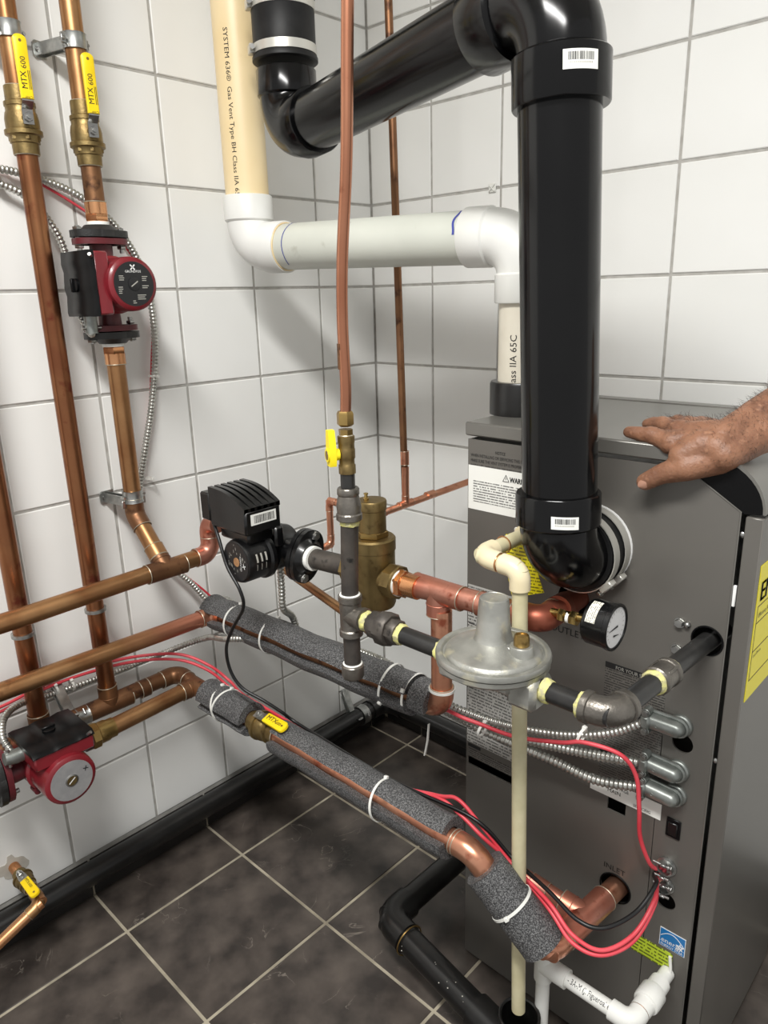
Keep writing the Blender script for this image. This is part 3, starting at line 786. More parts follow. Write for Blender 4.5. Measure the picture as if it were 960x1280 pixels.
cutter.box((sx1 + .0004, YB - .01, .02), (sx1 + .0016, YB + .01, st1 - .09))
# square knockout, rocker switch, round knockouts
q0, q1 = face(760, 995), face(782, 1012); q1.z = face(760, 1011).z
cutter.box((q0.x, YB - .01, q1.z), (q1.x, YB + .01, q0.z))
q = face(842, 1035)
sw = MB().box((q.x - .011, YB - .003, q.z - .0165), (q.x + .011, YB, q.z + .0165), .001).build('rocker_switch', 'plastic_black', bo)
MB().box((q.x - .0072, YB - .0055, q.z - .011), (q.x + .0072, YB - .002, q.z + .011), .0012).build('rocker', 'pump_black', sw)
for (a, b_) in ((853, 929), (832, 1126)):
    q = face(a, b_); cutter.cyl(q - V((0, .01, 0)), q + V((0, .01, 0)), .0155, 28)
g = face(884, 801)
cutter.cyl((g.x, YB - .01, g.z), (g.x, YB + .01, g.z), .021, 32)
MB().ring((g.x, YB - .0008, g.z), (0, -1, 0), .021, .0014, 28, 6).build('opening_rim', 'boiler_black', bo)
qi = face(769, 1110)
cutter.cyl((qi.x, YB - .01, qi.z), (qi.x, YB + .01, qi.z), .0265, 32)
MB().ring((qi.x, YB - .0008, qi.z), (0, -1, 0), .0265, .0014, 28, 6).build('opening_rim', 'boiler_black', bo)
qo = face(717, 748)
cutter.cyl((qo.x, YB - .01, qo.z), (qo.x, YB + .01, qo.z), .027, 32)
cme = bpy.data.meshes.new('cut'); cme.from_pydata([tuple(q - root_loc(bo)) for q in cutter.v], [], cutter.f)
cbm = bmesh.new(); cbm.from_mesh(cme); bmesh.ops.recalc_face_normals(cbm, faces=cbm.faces[:]); cbm.to_mesh(cme); cbm.free()
pbm = bmesh.new(); pbm.from_mesh(side_panel.data); bmesh.ops.recalc_face_normals(pbm, faces=pbm.faces[:]); pbm.to_mesh(side_panel.data); pbm.free()
cob = bpy.data.objects.new('cut', cme); col.objects.link(cob); cob.parent = bo
bl_ = side_panel.modifiers.new('b', 'BOOLEAN'); bl_.operation = 'DIFFERENCE'; bl_.solver = 'EXACT'; bl_.object = cob
bpy.context.view_layer.update()
new_me = bpy.data.meshes.new_from_object(side_panel.evaluated_get(bpy.context.evaluated_depsgraph_get()))
side_panel.modifiers.clear(); side_panel.data = new_me; bpy.data.objects.remove(cob)
for p_ in new_me.polygons: p_.use_smooth = False
face_text('INLET', .0145, qi.x - .023, qi.z + .0315, sx=1.0)
q = face(688, 782); face_text('OUTLET', .0165, q.x, q.z - .006)
for (a, b_) in ((850, 778), (846, 811)):
    q = face(a, b_); m = MB(); bolt_head(m, q - V((0, .002, 0)), (0, -1, 0), .0062, .005); m.sphere(q + V((.011, -.002, 0)), .005, seg=10, rings=6); m.build('panel_bolt', 'steel', bo)
# efficiency sticker, lime sticker with curled corner
es = face(826, 1156); ee = face(857, 1184); ee.z = face(824, 1179).z - .008
ew = label_box('efficiency_sticker', es.x, ee.x, ee.z + .008, es.z - .002, 'print_white')
MB().box((es.x + .001, YB - .0012, ee.z + .0182), (ee.x - .001, YB - .0008, es.z - .003)).build('sticker_field', 'label_blue', ew, smooth=0)
MB().box((es.x + .001, YB - .0012, ee.z + .009), (ee.x - .001, YB - .0008, ee.z + .0172)).build('sticker_field', 'label_blue', ew, smooth=0)
m = MB(); x0_, x1_ = es.x + .002, ee.x - .002
pts = [V((x0_ + (x1_ - x0_) * k / 10, YB - .0014, es.z - .022 + .016 * math.sin(PI * (.1 + .85 * k / 10)))) for k in range(11)]
m.tube(pts, .0005, 6).build('sticker_arc', 'print_white', ew)
text_part('energy', .0125, (es.x + .003, YB - .0012, es.z - .027), EX, EZ, 'print_white', ew)
m = MB(); c0 = V((ee.x - .008, YB - .0014, es.z - .022))
st_ = [c0 + V((math.cos(PI / 2 + k * 4 * PI / 5) * .0065, 0, math.sin(PI / 2 + k * 4 * PI / 5) * .0065)) for k in range(6)]
for k in range(5): m.cyl(st_[k], st_[k + 1], .0005, 6)
m.build('sticker_star', 'print_white', ew)
text_part('ENERGY STAR', .0068, ((es.x + ee.x) / 2, YB - .0012, ee.z + .0105), EX, EZ, 'print_white', ew, 'CENTER', sx=.82)
l0, l1 = face(791, 1164), face(840, 1203); l1.z = face(789, 1185).z
label_box('lime_sticker', l0.x, l1.x, l1.z, l0.z, 'print_lime')
m = MB().tube(spline([V((l1.x - .003, YB - .003, l0.z - .004)), V((l1.x + .001, YB - .006, l1.z + .004)), V((l1.x - .003, YB - .010, l1.z - .016))], 5), [.0026] * 11, 8); m.build('curled_corner', 'label_white', bo)
# yellow energy guide sticker on the door (faces +x)
def door_text(body, size, y, z, sx=1.0, matn='print_black'): return text_part(body, size, (BXF, y, z), (0, 1, 0), (0, 0, 1), matn, bo, 'LEFT', .0013, sx)
MB().box((BXF - .0003, -.530, .765), (BXF + .0008, -.355, .965)).build('energy_guide_sticker', 'label_yellow', bo, smooth=0)
MB().box((BXF + .0006, -.528, .918), (BXF + .0011, -.36, .946)).build('guide_bar', 'print_black', bo, smooth=0) if False else None
for k_ in range(3): door_text('ENERGYGUIDE', .040, -.5225 + k_ * .0016, .912, 1.0)
m = MB()
for zz in (.905, .880, .838, .795): m.box((BXF + .0006, -.524, zz), (BXF + .0011, -.36, zz + .0012))
m.box((BXF + .0006, -.524, .795), (BXF + .0011, -.5228, .905))
m.build('guide_rule', 'print_brown', bo, smooth=0)
door_text('Efficiency Rating (AFUE)', .009, -.518, .888); door_text('Least Efficient', .006, -.520, .829)

# ------------------------------------------------------------------ flue (black)
RF = .0502
fe = V((.970, -.645, .950))
fx0 = at(698, 640, y=-.645); fx1 = at(701, 140, y=-.645); ftop = at(702, -18, y=-.645)
fe = V((fx0.x + .002, -.645, .950))
f2 = CAM + ray(362, 168) * 1.40
fl_root = thing('flue_pipe', fe, 'glossy black plastic flue rising from the boiler and sloping to the corner', 'pipe')
MB().tube([fe + V((0, 0, .06)), fx0.lerp(fx1, .5), ftop - V((0, 0, .06))], RF, 40).build('pipe', 'abs_black', fl_root)
dd = (f2 - ftop).normalized()
MB().tube([ftop + dd * .07, ftop.lerp(f2, .5), f2 - dd * .05], RF, 40).build('pipe', 'abs_black', fl_root)
def big_elbow(a, b, c, R, sock, hub, name='elbow', r=RF, matn='abs_black', root=fl_root):
    P = fillet([a, b, c], R, 14)[1:-1]; d0 = (V(a) - V(b)).normalized(); d1 = (V(c) - V(b)).normalized()
    e = MB().tube([P[0] + d0 * .01] + P + [P[-1] + d1 * .01], r * 1.04, 40).build(name, matn, root)
    for (q, d) in ((P[0], d0), (P[-1], d1)):
        MB().lathe([(r * 1.0, -.004), (hub - .003, -.002), (hub, .001), (hub, sock - .002), (hub - .0015, sock), (r * 1.003, sock)], frame(q, d), 40).build('hub', matn, e)
    return e, P
up = V((0, 0, 1))
e_low, P_low = big_elbow(fe + V((0, .12, 0)), fe, fx1, .058, .044, RF + .0075)
e_top, P_top = big_elbow(fx0, ftop, f2, .072, .055, RF + .0085)
e_far, P_far = big_elbow(ftop, f2, f2 + up * .3, .06, .045, RF + .006)
# flexible coupling to the boiler collar with two worm clamps
ca = fe + V((0, .043, 0)); L_c = (YB - ca.y)
cp = thing('flexible_coupling', (fe.x, YB - .03, fe.z), 'black rubber coupling joining the flue elbow to the boiler side', 'coupling')
MB().lathe([(RF + .001, 0), (RF + .008, 0), (RF + .009, L_c * .2), (RF + .0075, L_c * .5), (RF + .009, L_c * .8), (RF + .008, L_c * .97), (RF, L_c * .97)], frame(ca + V((0, .004, 0)), (0, 1, 0)), 40).build('sleeve', 'rubber', cp)
MB().lathe([(RF + .012, L_c - .003), (RF + .012, L_c)], frame(ca, (0, 1, 0)), 40).build('collar_ring', 'print_white', cp)
def worm_clamp(root, c, axis, R, screw_dir, w_=.006, slots=True):
    c, axis = V(c), V(axis).normalized(); sd = V(screw_dir); sd = (sd - axis * sd.dot(axis)).normalized(); tg = axis.cross(sd)
    b_ = MB().lathe([(R - .0005, -w_), (R + .001, -w_), (R + .001, w_), (R - .0005, w_)], frame(c, axis), 40, cap=False).build('band', 'clamp_steel', root)
    q = c + sd * (R + .004)
    M = Matrix(((tg.x, axis.x, sd.x, q.x), (tg.y, axis.y, sd.y, q.y), (tg.z, axis.z, sd.z, q.z), (0, 0, 0, 1)))
    MB().box((-.012, -w_ * 1.1, -.004), (.010, w_ * 1.1, .005), .0015, M).build('screw_housing', 'clamp_steel', b_)
    m = MB(); m.cyl(M @ V((.010, 0, .001)), M @ V((.014, 0, .001)), .0035, 12); hexnut(m, M @ V((.014, 0, .001)), tg, .0052, .005); m.build('screw', 'steel', b_)
    if slots:
        m = MB(); M2 = frame(c, axis, sd)
        for k in range(12):
            a = (.25 + k * .055) * (1); m.add([M2 @ V(((R + .0014) * math.cos(a + d), (R + .0014) * math.sin(a + d), h)) for (d, h) in ((-.009, -w_ * .6), (.009, -w_ * .6), (.009, w_ * .6), (-.009, w_ * .6))], [(0, 1, 2, 3)])
        m.build('slot', 'rubber', b_, smooth=0)
worm_clamp(cp, ca + V((0, .014, 0)), (0, 1, 0), RF + .0105, (.75, 0, -.66), .0075)
worm_clamp(cp, ca + V((0, L_c - .013, 0)), (0, 1, 0), RF + .0105, (.75, 0, -.66), .0075)
# rubber coupling above the far elbow, pipe going on up
fu = P_far[-1]; RC = RF + .008
fc = thing('flexible_coupling', fu + V((0, 0, .05)), 'black rubber coupling with steel band on the upright flue beside the cream pipe', 'coupling')
MB().lathe([(RF, .056), (RC, .056), (RC + .003, .058), (RC + .003, .064), (RC, .068), (RC, .158), (RC + .003, .162), (RC + .003, .168), (RF, .168)], frame(fu, up), 40).build('sleeve', 'rubber', fc)
worm_clamp(fc, fu + V((0, 0, .076)), up, RC + .0004, -CR - CF * .35, .0075, False)
worm_clamp(fc, fu + V((0, 0, .148)), up, RC + .0004, -CR - CF * .35, .0075, False)
MB().tube([fu + V((0, 0, .12)), V((fu.x, fu.y, 2.2)), V((fu.x, fu.y, ROOM_Z))], RF, 40).build('pipe', 'abs_black', fl_root)
# barcode stickers wrapped on the two hubs
def wrap_sticker(base, axis, R, mid_dir, w_, h_, tilt=0.0):
    st = thing('barcode_sticker', V(base) + V(mid_dir).normalized() * R, 'temp', 'sticker')
    M = frame(base, axis, mid_dir)
    def patch(name, a0, a1, h0, h1, matn, dr, n=8, par=st):
        vs_ = []; fs_ = []
        for k in range(n + 1):
            u_ = a0 + (a1 - a0) * k / n
            for h in (h0, h1):
                for d_ in (0, dr): vs_.append(M @ V(((R + d_) * math.cos(u_ / R), (R + d_) * math.sin(u_ / R), h + tilt * u_)))
        for k in range(n):
            o_ = k * 4
            for (a, b_) in ((0, 1), (1, 3), (3, 2), (2, 0)): fs_.append((o_ + a, o_ + b_, o_ + 4 + b_, o_ + 4 + a))
        fs_ += [(0, 2, 3, 1), (n * 4, n * 4 + 1, n * 4 + 3, n * 4 + 2)]
        return MB().add(vs_, fs_).build(name, matn, par)
    patch('paper', -w_ / 2, w_ / 2, -h_ / 2, h_ / 2, 'label_white', .0005)
    rnd = random.Random(5); x = -w_ * .36
    m = MB()
    while x < w_ * .36:
        bw = rnd.choice((.0005, .0008, .0012)); r2 = R + .0007
        m.add([M @ V((r2 * math.cos(u_ / R), r2 * math.sin(u_ / R), h + tilt * u_)) for (u_, h) in ((x, -.001), (x + bw, -.001), (x + bw, h_ * .36), (x, h_ * .36))], [(0, 1, 2, 3)])
        x += bw + rnd.choice((.0005, .0009))
    m.build('barcode', 'print_black', st, smooth=0)
    m = MB(); r2 = R + .0007; x = -w_ * .36
    while x < w_ * .3:
        m.add([M @ V((r2 * math.cos(u_ / R), r2 * math.sin(u_ / R), h + tilt * u_)) for (u_, h) in ((x, -.0042), (x + .0012, -.0042), (x + .0012, -.0024), (x, -.0024))], [(0, 1, 2, 3)]); x += .0021
    m.build('print_digits', 'print_grey', st, smooth=0)
    return st
ax_f = (fx1 - fx0).normalized()
hub_t = P_top[0] - ax_f * .020; hub_b = P_low[-1] + ax_f * .014
tocam = lambda p: V((CAM.x - p.x, CAM.y - p.y, 0)).normalized()
s1 = wrap_sticker(hub_t, ax_f, RF + .0088, tocam(hub_t) + V((.32, .22, 0)), .042, .020); s1['label'] = 'white barcode sticker on the hub of the upper black flue elbow'
s2 = wrap_sticker(hub_b, ax_f, RF + .0078, tocam(hub_b) + V((.14, .10, 0)), .036, .017, -.06); s2['label'] = 'white barcode sticker on the hub of the lower black flue elbow'

# ------------------------------------------------------------------ cream / white intake pipe
RP = .0445
c1 = at(300, 120, y=-.505); c_b = at(309, 300, x=c1.x)
cy = -.505; cxx = .132
ce = V((cxx, cy, 1.418)); ie = V((.756, -.418, 1.404))
cr = thing('cream_vent_pipe', (cxx, cy, 1.5), 'cream plastic gas vent pipe with printed lettering joining the white elbow', 'pipe')
MB().tube([V((cxx, cy, 1.47)), V((cxx, cy, 2.0)), V((cxx, cy, ROOM_Z))], RP, 40).build('pipe', 'pvc_cream', cr)
ip = thing('intake_pipe', ie, 'white plastic air intake pipe running across to the boiler lid', 'pipe')
dI = (ie - ce).normalized()
MB().tube([ce + dI * .05, ce.lerp(ie, .5), ie - dI * .05], RP, 40).build('pipe', 'pvc_grey', ip)
MB().tube([ie - up * .06, V((ie.x, ie.y, 1.25)), V((ie.x, ie.y, 1.125))], RP * .93, 36).build('pipe', 'pvc_old', ip)
ea, Pa = big_elbow(V((cxx, cy, 1.8)), ce, ie, .056, .048, RP + .006, 'elbow', RP, 'pvc_white', ip)
eb, Pb = big_elbow(ce, ie, ie - up * .3, .062, .046, RP + .005, 'elbow', RP, 'pvc_white', ip)
g = Pa[-1] + dI * .0485
MB().ring(g, dI, RP + .0012, .0016, 36, 6).build('glue_ring', 'pvc_cream', ip)
def ink_arc(c, axis, ref, R, a0, a1, h, wob, matn, par, wd=.0016):
    M = frame(c, axis, ref); vs_ = []; fs_ = []; n = 14
    for k in range(n + 1):
        a = a0 + (a1 - a0) * k / n; hh = h + wob * math.sin(k * .6)
        for d in (-wd, wd): vs_.append(M @ V(((R + .0005) * math.cos(a), (R + .0005) * math.sin(a), hh + d)))
    for k in range(n): fs_.append((2 * k, 2 * k + 1, 2 * k + 3, 2 * k + 2))
    MB().add(vs_, fs_).build('pen_mark', matn, par)
ink_arc(g + dI * .026, dI, up, RP, -.1, 2.5, 0, .001, 'blue_ink', ip, .0011)
ink_arc(Pb[0] - dI * .053, dI, up, RP, .3, 1.5, 0, .002, 'blue_ink', ip, .0022)
# black coupling on the lid
ib = V((ie.x, ie.y, 1.112))
t = thing('intake_coupling', ib, 'black collar on the boiler lid under the white intake pipe', 'coupling')
MB().lathe([(RP * .94, .0), (RP + .010, .0), (RP + .010, .052), (RP + .008, .056), (RP * .94, .056)], frame(ib, up), 40).build('collar', 'abs_dull', t)
text_on_cyl('SYSTEM 636\u00ae  Gas Vent Type BH Class IIA 65C', .0135, V((cxx, cy, 1.815)), up, (CAM - V((cxx, cy, 1.7))) * 1.0, RP + .0004, 'print_black', cr, ang0=-.55, along=-1, sx=1.15)
text_on_cyl('lass IIA 65C', .017, V((ie.x, ie.y, 1.165)), up, (CAM - ie), RP * .93 + .0004, 'print_black', ip, ang0=-.24, along=1, sx=1.0)

# ------------------------------------------------------------------ risers on the left wall
XA = .078
pa = at(100, 640, x=XA); pc = at(2, 640, x=XA); pb = at(139, 440, x=.085)
YA, YC, YBp = -.924, -1.068, -.816
ZM = .497                                     # lower manifold height
zvA = at(28, 152, x=XA).z; zvB = at(106, 168, x=.085).z
t = thing('copper_riser', (XA, YA, ZM), 'plain brown copper riser with a lever valve, beside the upright pump', 'pipe')
MB().tube([V((XA, YA, ZM + .03)), V((XA, YA, 1.0)), V((XA, YA, zvA - .03))], R_CU, 24).build('pipe', 'copper_red', t)
MB().tube([V((XA, YA, zvA + .03)), V((XA, YA, ROOM_Z))], R_CU, 24).build('pipe', 'copper_aged', t)
coupling(t, (XA, YA, at(121, 761, x=XA).z), up, R_CU, 'galvanised', .007, 1.22, 'collar', None)
t = thing('copper_riser', (XA, YC, ZM), 'brown copper riser above the horizontal pump', 'pipe')
MB().tube([V((XA, YC, ZM + .03)), V((XA, YC, 1.4)), V((XA, YC, ROOM_Z))], R_CU, 24).build('pipe', 'copper_red', t)
coupling(t, (XA, YC, at(27, 793, x=XA).z), up, R_CU, 'galvanised', .007, 1.22, 'collar', None)
# riser with the upright circulator, 45 degree offset into the upper header
XB = .085; XH, ZH = .185, .798
zp = 1.347
t = thing('copper_riser', (XB, YBp, .9), 'tan copper riser carrying the upright red pump', 'pipe')
MB().tube([V((XB, YBp, zvB + .03)), V((XB, YBp, ROOM_Z))], R_CU, 24).build('pipe', 'copper_aged', t)
MB().tube([V((XB, YBp, zp + .118)), V((XB, YBp, zvB - .03))], R_CU, 24).build('pipe', 'copper_dark', t)
q0 = V((XB, YBp, zp - .118)); q1 = V((XB, YBp, .895)); q2 = V((XH, YBp, ZH))
MB().tube([q0, q0.lerp(q1, .5), q1 + up * .02], R_CU, 24).build('pipe', 'copper_orange' if False else 'copper_aged', t)
P = elbow_path(q0, q1, q2, R_CU * 1.6, R_CU * 1.3)
e = MB().tube(P, R_CU * 1.12, 22).build('elbow', 'copper_dark', t); MB().ring(P[0], up, R_CU * 1.11, .0009, 22, 6).ring(P[-1], q2 - q1, R_CU * 1.11, .0009, 22, 6).build('solder_ring', 'solder', e)
MB().tube([q1.lerp(q2, .25), q2], R_CU, 22).build('pipe', 'copper_aged', t)
coupling(t, q1.lerp(q2, .70), q2 - q1, R_CU, 'copper_aged', .026)
for sg in (-1, 1):
    z0 = zp + sg * .1125
    m = MB(); hexnut(m, (XB, YBp, min(z0, z0 + sg * .014)), up, .0215, .014); e = m.build('adapter_nut', 'copper_orange', t)
    MB().tube([V((XB, YBp, z0 + sg * .013)), V((XB, YBp, z0 + sg * .034))], R_CU * 1.12, 22).build('adapter', 'copper_orange', t)
    MB().ring((XB, YBp, z0 + sg * .034), up, R_CU * 1.11, .0009, 22, 6).build('solder_ring', 'solder', t)
ball_valve((XA, YA, zvA), (0, 0, 1), (1, -.12, 0), R_CU, 'brass ball valve with yellow lever on the plain riser beside the pumped one')
ball_valve((XB, YBp, zvB), (0, 0, 1), (1, -.12, 0), R_CU, 'brass ball valve with yellow lever on the riser above the upright pump')
Rx90 = Matrix.Rotation(PI / 2, 3, 'X')
circulator((XB, YBp, zp), Rx90, 'upright red circulator pump with black dial and black cover', 'black')
zc = at(90, 52, x=XB).z
clamp('pipe_clamp', at(50, 63, x=0), (XB, YBp, zc), up, R_CU, 'galvanised clamp holding the riser above the upright pump')
clamp('pipe_clamp', (0, YA - .02, at(12, 40, x=XA).z), (XA, YA, at(12, 38, x=XA).z), up, R_CU, 'galvanised clamp touching the yellow lever on the plain brown riser')
zc2 = at(165, 620, x=XB).z
clamp('pipe_clamp', at(133, 621, x=0), (XB, YBp, zc2), up, R_CU, 'galvanised clamp on the riser just under the upright pump')
MB().tube([V((XB, YBp, .5)), V((XB, YBp, .51))], .001, 6) if False else None

# ------------------------------------------------------------------ headers along the left wall
YP = -.708; ZP = .862                        # pump line
t = thing('upper_header', (XH, -1.0, ZH), 'upper horizontal copper header leading to the black pump', 'pipe')
h_end = V((XH, YP, ZH + .004))
MB().tube([V((XH, ROOM_Y + .02, ZH - .012)), V((XH, -1.1, ZH - .006)), h_end - V((0, .02, 0))], R_CU, 24).build('pipe', 'copper_aged', t)
tee(t, q2, (0, 1, 0), (q1 - q2), R_CU, 'copper_dark', .042, .028)
pin = V((XH, YP, ZP))
P = elbow_path(h_end - V((0, .1, 0)), h_end, h_end + up * .06, R_CU * 1.5, .012)
e = MB().tube(P, R_CU * 1.13, 22).build('elbow', 'copper_pink', t); MB().ring(P[0], (0, 1, 0), R_CU * 1.12, .0009, 22, 6).ring(P[-1], up, R_CU * 1.12, .0009, 22, 6).build('solder_ring', 'solder', e)
MB().tube([h_end + up * .03, pin + up * .0], R_CU, 22).build('pipe', 'copper_pink', t)
P = elbow_path(h_end, pin + up * .012, pin + V((.1, 0, .012)), R_CU * 1.5, .010)
MB().tube(P, R_CU * 1.13, 22).build('elbow', 'copper_pink', t)
# lower of the two headers, ends in an elbow inside the insulation
XH2, ZH2 = .135, .643; YI = -.685
t = thing('lower_header', (XH2, -1.0, ZH2), 'second horizontal copper header running into the grey insulation', 'pipe')
i_end = V((XH2, YI, ZH2 - .004))
MB().tube([V((XH2, ROOM_Y + .02, ZH2 + .008)), V((XH2, -1.0, ZH2))], R_CU, 24).build('pipe', 'copper_orange' if False else 'copper_aged', t)
MB().tube([V((XH2, -1.0, ZH2)), i_end - V((0, .02, 0))], R_CU, 24).build('pipe', 'copper_fade', t)
el_up = V((.772, -.672, .655))
P = elbow_path(V((XH2, -.9, ZH2)), i_end, el_up, R_CU * 1.5, .012)
e = MB().tube(P, R_CU * 1.13, 22).build('elbow', 'copper_bright', t); MB().ring(P[0], (0, 1, 0), R_CU * 1.12, .0010, 22, 6).build('solder_ring', 'solder', e)
# insulated return line + vertical to outlet tee
t = thing('return_line', el_up, 'bright copper line inside upper insulation turning up to the outlet tee', 'pipe')
zt = .862; ot = V((.782, -.672, zt))
MB().tube([i_end + V((.03, 0, 0)), i_end.lerp(el_up, .5), el_up - V((.02, 0, 0))], R_CU, 24).build('pipe', 'copper_dark', t)
P = elbow_path(i_end, el_up + V((.01, 0, 0)), V((ot.x, ot.y, .8)), R_CU * 1.5, .014)
e = MB().tube(P, R_CU * 1.15, 22).build('elbow', 'copper_bright', t); MB().ring(P[-1], up, R_CU * 1.14, .0009, 22, 6).ring(P[0], (1, 0, 0), R_CU * 1.14, .0009, 22, 6).build('solder_ring', 'solder', e)
MB().tube([V((ot.x, ot.y, el_up.z + .025)), V((ot.x, ot.y, zt - .03))], R_CU, 24).build('pipe', 'copper_bright', t)
# outlet line: separator -> tee -> elbow -> boiler
SEP = V((.646, -.686, ZP))
t = thing('outlet_line', (ot.x, ot.y, ZP), 'bright copper outlet line from the air separator to the boiler', 'pipe')
oe = V((qo.x + .018, -.664, ZP + .002))
MB().tube([SEP + V((.07, .001, 0)), V((ot.x, ot.y, ZP)), oe - V((.02, 0, 0))], R_CU, 24).build('pipe', 'copper_pink', t)
tee(t, (ot.x - .006, ot.y, ZP), (1, 0, 0), (0, 0, -1), R_CU, 'copper_pink', .048, .040)
MB().tube([SEP + V((.066, .002, 0)), SEP + V((.098, .004, 0))], R_CU * 1.12, 22).build('adapter', 'copper_orange', t)
m = MB(); hexnut(m, SEP + V((.060, .001, 0)), (1, 0, 0), .0245, .012); m.build('adapter_nut', 'copper_orange', t)
coupling(t, (.880, -.668, ZP), (1, 0, 0), R_CU, 'copper_pink', .05)
P = elbow_path(ot, oe, V((qo.x, YB, qo.z)), R_CU * 1.05, .024)
e = MB().tube(P, R_CU * 1.15, 22).build('elbow', 'copper_burnt', t); MB().ring(P[0], (1, 0, 0), R_CU * 1.14, .0009, 22, 6).ring(P[-1], (0, 1, 0), R_CU * 1.14, .0009, 22, 6).build('solder_ring', 'solder', e)
MB().tube([oe + V((0, .02, 0)), V((qo.x + .002, YB + .06, qo.z))], R_CU, 24).build('pipe', 'copper_burnt', t)
MB().tube([oe + V((-.002, .045, 0)), V((qo.x + .004, YB - .028, qo.z))], R_CU * 1.2, 24).build('coupling', 'copper_burnt', t)

# ------------------------------------------------------------------ lower manifold with horizontal pump
t = thing('lower_manifold', (XA, -1.0, ZM), 'dark soldered copper manifold along the wall under the two risers', 'pipe')
m_end = V((XA, at(222, 838, x=XA).y, ZM + .006)); YT = m_end.y; tx = V((.150, YT, ZM - .002))
MB().tube([V((XA, ROOM_Y + .02, ZM)), V((XA, -1.2, ZM)), m_end - V((0, .02, 0))], R_CU, 24).build('pipe', 'copper_dark', t)
tee(t, (XA, YA, ZM), (0, 1, 0), up, R_CU, 'copper_dark', .048, .045)
tee(t, (XA, YC, ZM), (0, 1, 0), up, R_CU, 'copper_dark', .048, .045)
P = elbow_path(V((XA, -.9, ZM)), m_end, tx, R_CU * 1.5, .016)
e = MB().tube(P, R_CU * 1.13, 22).build('elbow', 'copper_dark', t); MB().ring(P[0], (0, 1, 0), R_CU * 1.12, .0010, 22, 6).ring(P[-1], (1, 0, 0), R_CU * 1.12, .0010, 22, 6).build('solder_ring', 'solder', e)
MB().tube([m_end + V((.03, 0, 0)), tx], R_CU, 22).build('pipe', 'copper_dark', t)
coupling(t, (XA, -.845, ZM + .003), (0, 1, 0), R_CU, 'copper_dark', .02, 1.14)
tee(t, tx, (1, 0, 0), (0, -1, 0), R_CU, 'copper_dark', .036, .036)
PY = -1.088
t = thing('pump_return_pipe', (tx.x, -.85, tx.z), 'short tan copper pipe from the manifold tee to the horizontal pump', 'pipe')
MB().tube([tx - V((0, .03, 0)), V((tx.x, PY + .125, ZM - .010))], R_CU, 24).build('pipe', 'copper_aged', t)
circulator((tx.x, PY, ZM - .010), Matrix.Identity(3), 'red circulator pump with silver plate lying below the headers', 'silver', right='union')
MB().tube([V((tx.x, PY - .11, ZM - .010)), V((tx.x, ROOM_Y + .02, ZM - .012))], R_CU, 22).build('copper_pipe', 'copper_aged', None, loc=(tx.x, PY - .11, ZM - .01))
o = bpy.data.objects['copper_pipe']; tag(o, 'copper pipe leaving the far flange of the horizontal red pump', 'pipe')
clamp('pipe_clamp', (0, -1.005, ZM + .075), (XA, -.985, ZM), (0, 1, 0), R_CU, 'galvanised split clamp with rubber on the lower manifold')

# ------------------------------------------------------------------ insulated supply to the inlet
YS = -.762
s0 = tx + V((.03, 0, 0)); s_v = at(347, 905, y=-.764); sk = at(606, 1052, y=-.745); se = at(688, 1192, y=-.725)
sz = .492
s_v = V((.395, YT + .004, sz)); sk = V((.905, -.752, sz - .002)); se = V((1.028, -.722, qi.z))
t = thing('supply_line', sk, 'copper supply line wrapped in grey foam running down to the boiler inlet', 'pipe')
MB().tube([s0, s_v - V((.03, 0, 0))], R_CU, 22).build('pipe', 'copper_dark', t)
MB().tube([s_v + V((.03, 0, 0)), s_v.lerp(sk, .5), sk], R_CU, 22).build('pipe', 'copper_bright', t)
MB().tube([sk, se], R_CU, 22).build('pipe', 'copper_bright', t)
P = elbow_path(s_v, sk, se, R_CU * 2.2, .016)
e = MB().tube(P, R_CU * 1.15, 22).build('elbow', 'copper_bright', t); MB().ring(P[0], (1, 0, 0), R_CU * 1.14, .0009, 22, 6).ring(P[0] + V((.006, 0, 0)), (1, 0, 0), R_CU * 1.14, .0009, 22, 6).build('solder_ring', 'solder', e)
inl = V((qi.x, YB - .001, qi.z))
P = elbow_path(sk, se, inl, R_CU * 1.6, .018)
MB().tube(P, R_CU * 1.15, 22).build('elbow', 'copper_bright', t)
MB().tube([se, inl + (inl - se).normalized() * .06], R_CU * 1.02, 22).build('pipe', 'copper_bright', t)
tm = se.lerp(inl, .52)
tee(t, tm, inl - se, (-1, -.05, .12), R_CU, 'copper_pink', .055, .04, fit=1.2)
pj = tm + V((-.13, -.008, .018))
MB().tube([tm + V((-.035, 0, .004)), pj], R_CU * .8, 20).build('branch_pipe', 'copper_pink', t)
coupling(t, tm.lerp(pj, .62), pj - tm, R_CU * .8, 'copper_pink', .03)
v_ = ball_valve(s_v, (1, 0, 0), (.0, -.35, 1), R_CU, 'brass ball valve with yellow lever in the foam wrapped supply line', L=.078, hlen=.085, hw=.0115, text=False, lift=.006)
text_part('MTX', .014, root_loc(v_) + V((0, -.35, 1)).normalized() * (R_CU * 2.05 + .0106) + V((.030, -.003, -.001)), (1, 0, 0), V((0, 1, .35)), 'print_black', v_)
text_part('600', .009, root_loc(v_) + V((0, -.35, 1)).normalized() * (R_CU * 2.05 + .0106) + V((.058, -.003, -.001)), (1, 0, 0), V((0, 1, .35)), 'print_brown', v_)

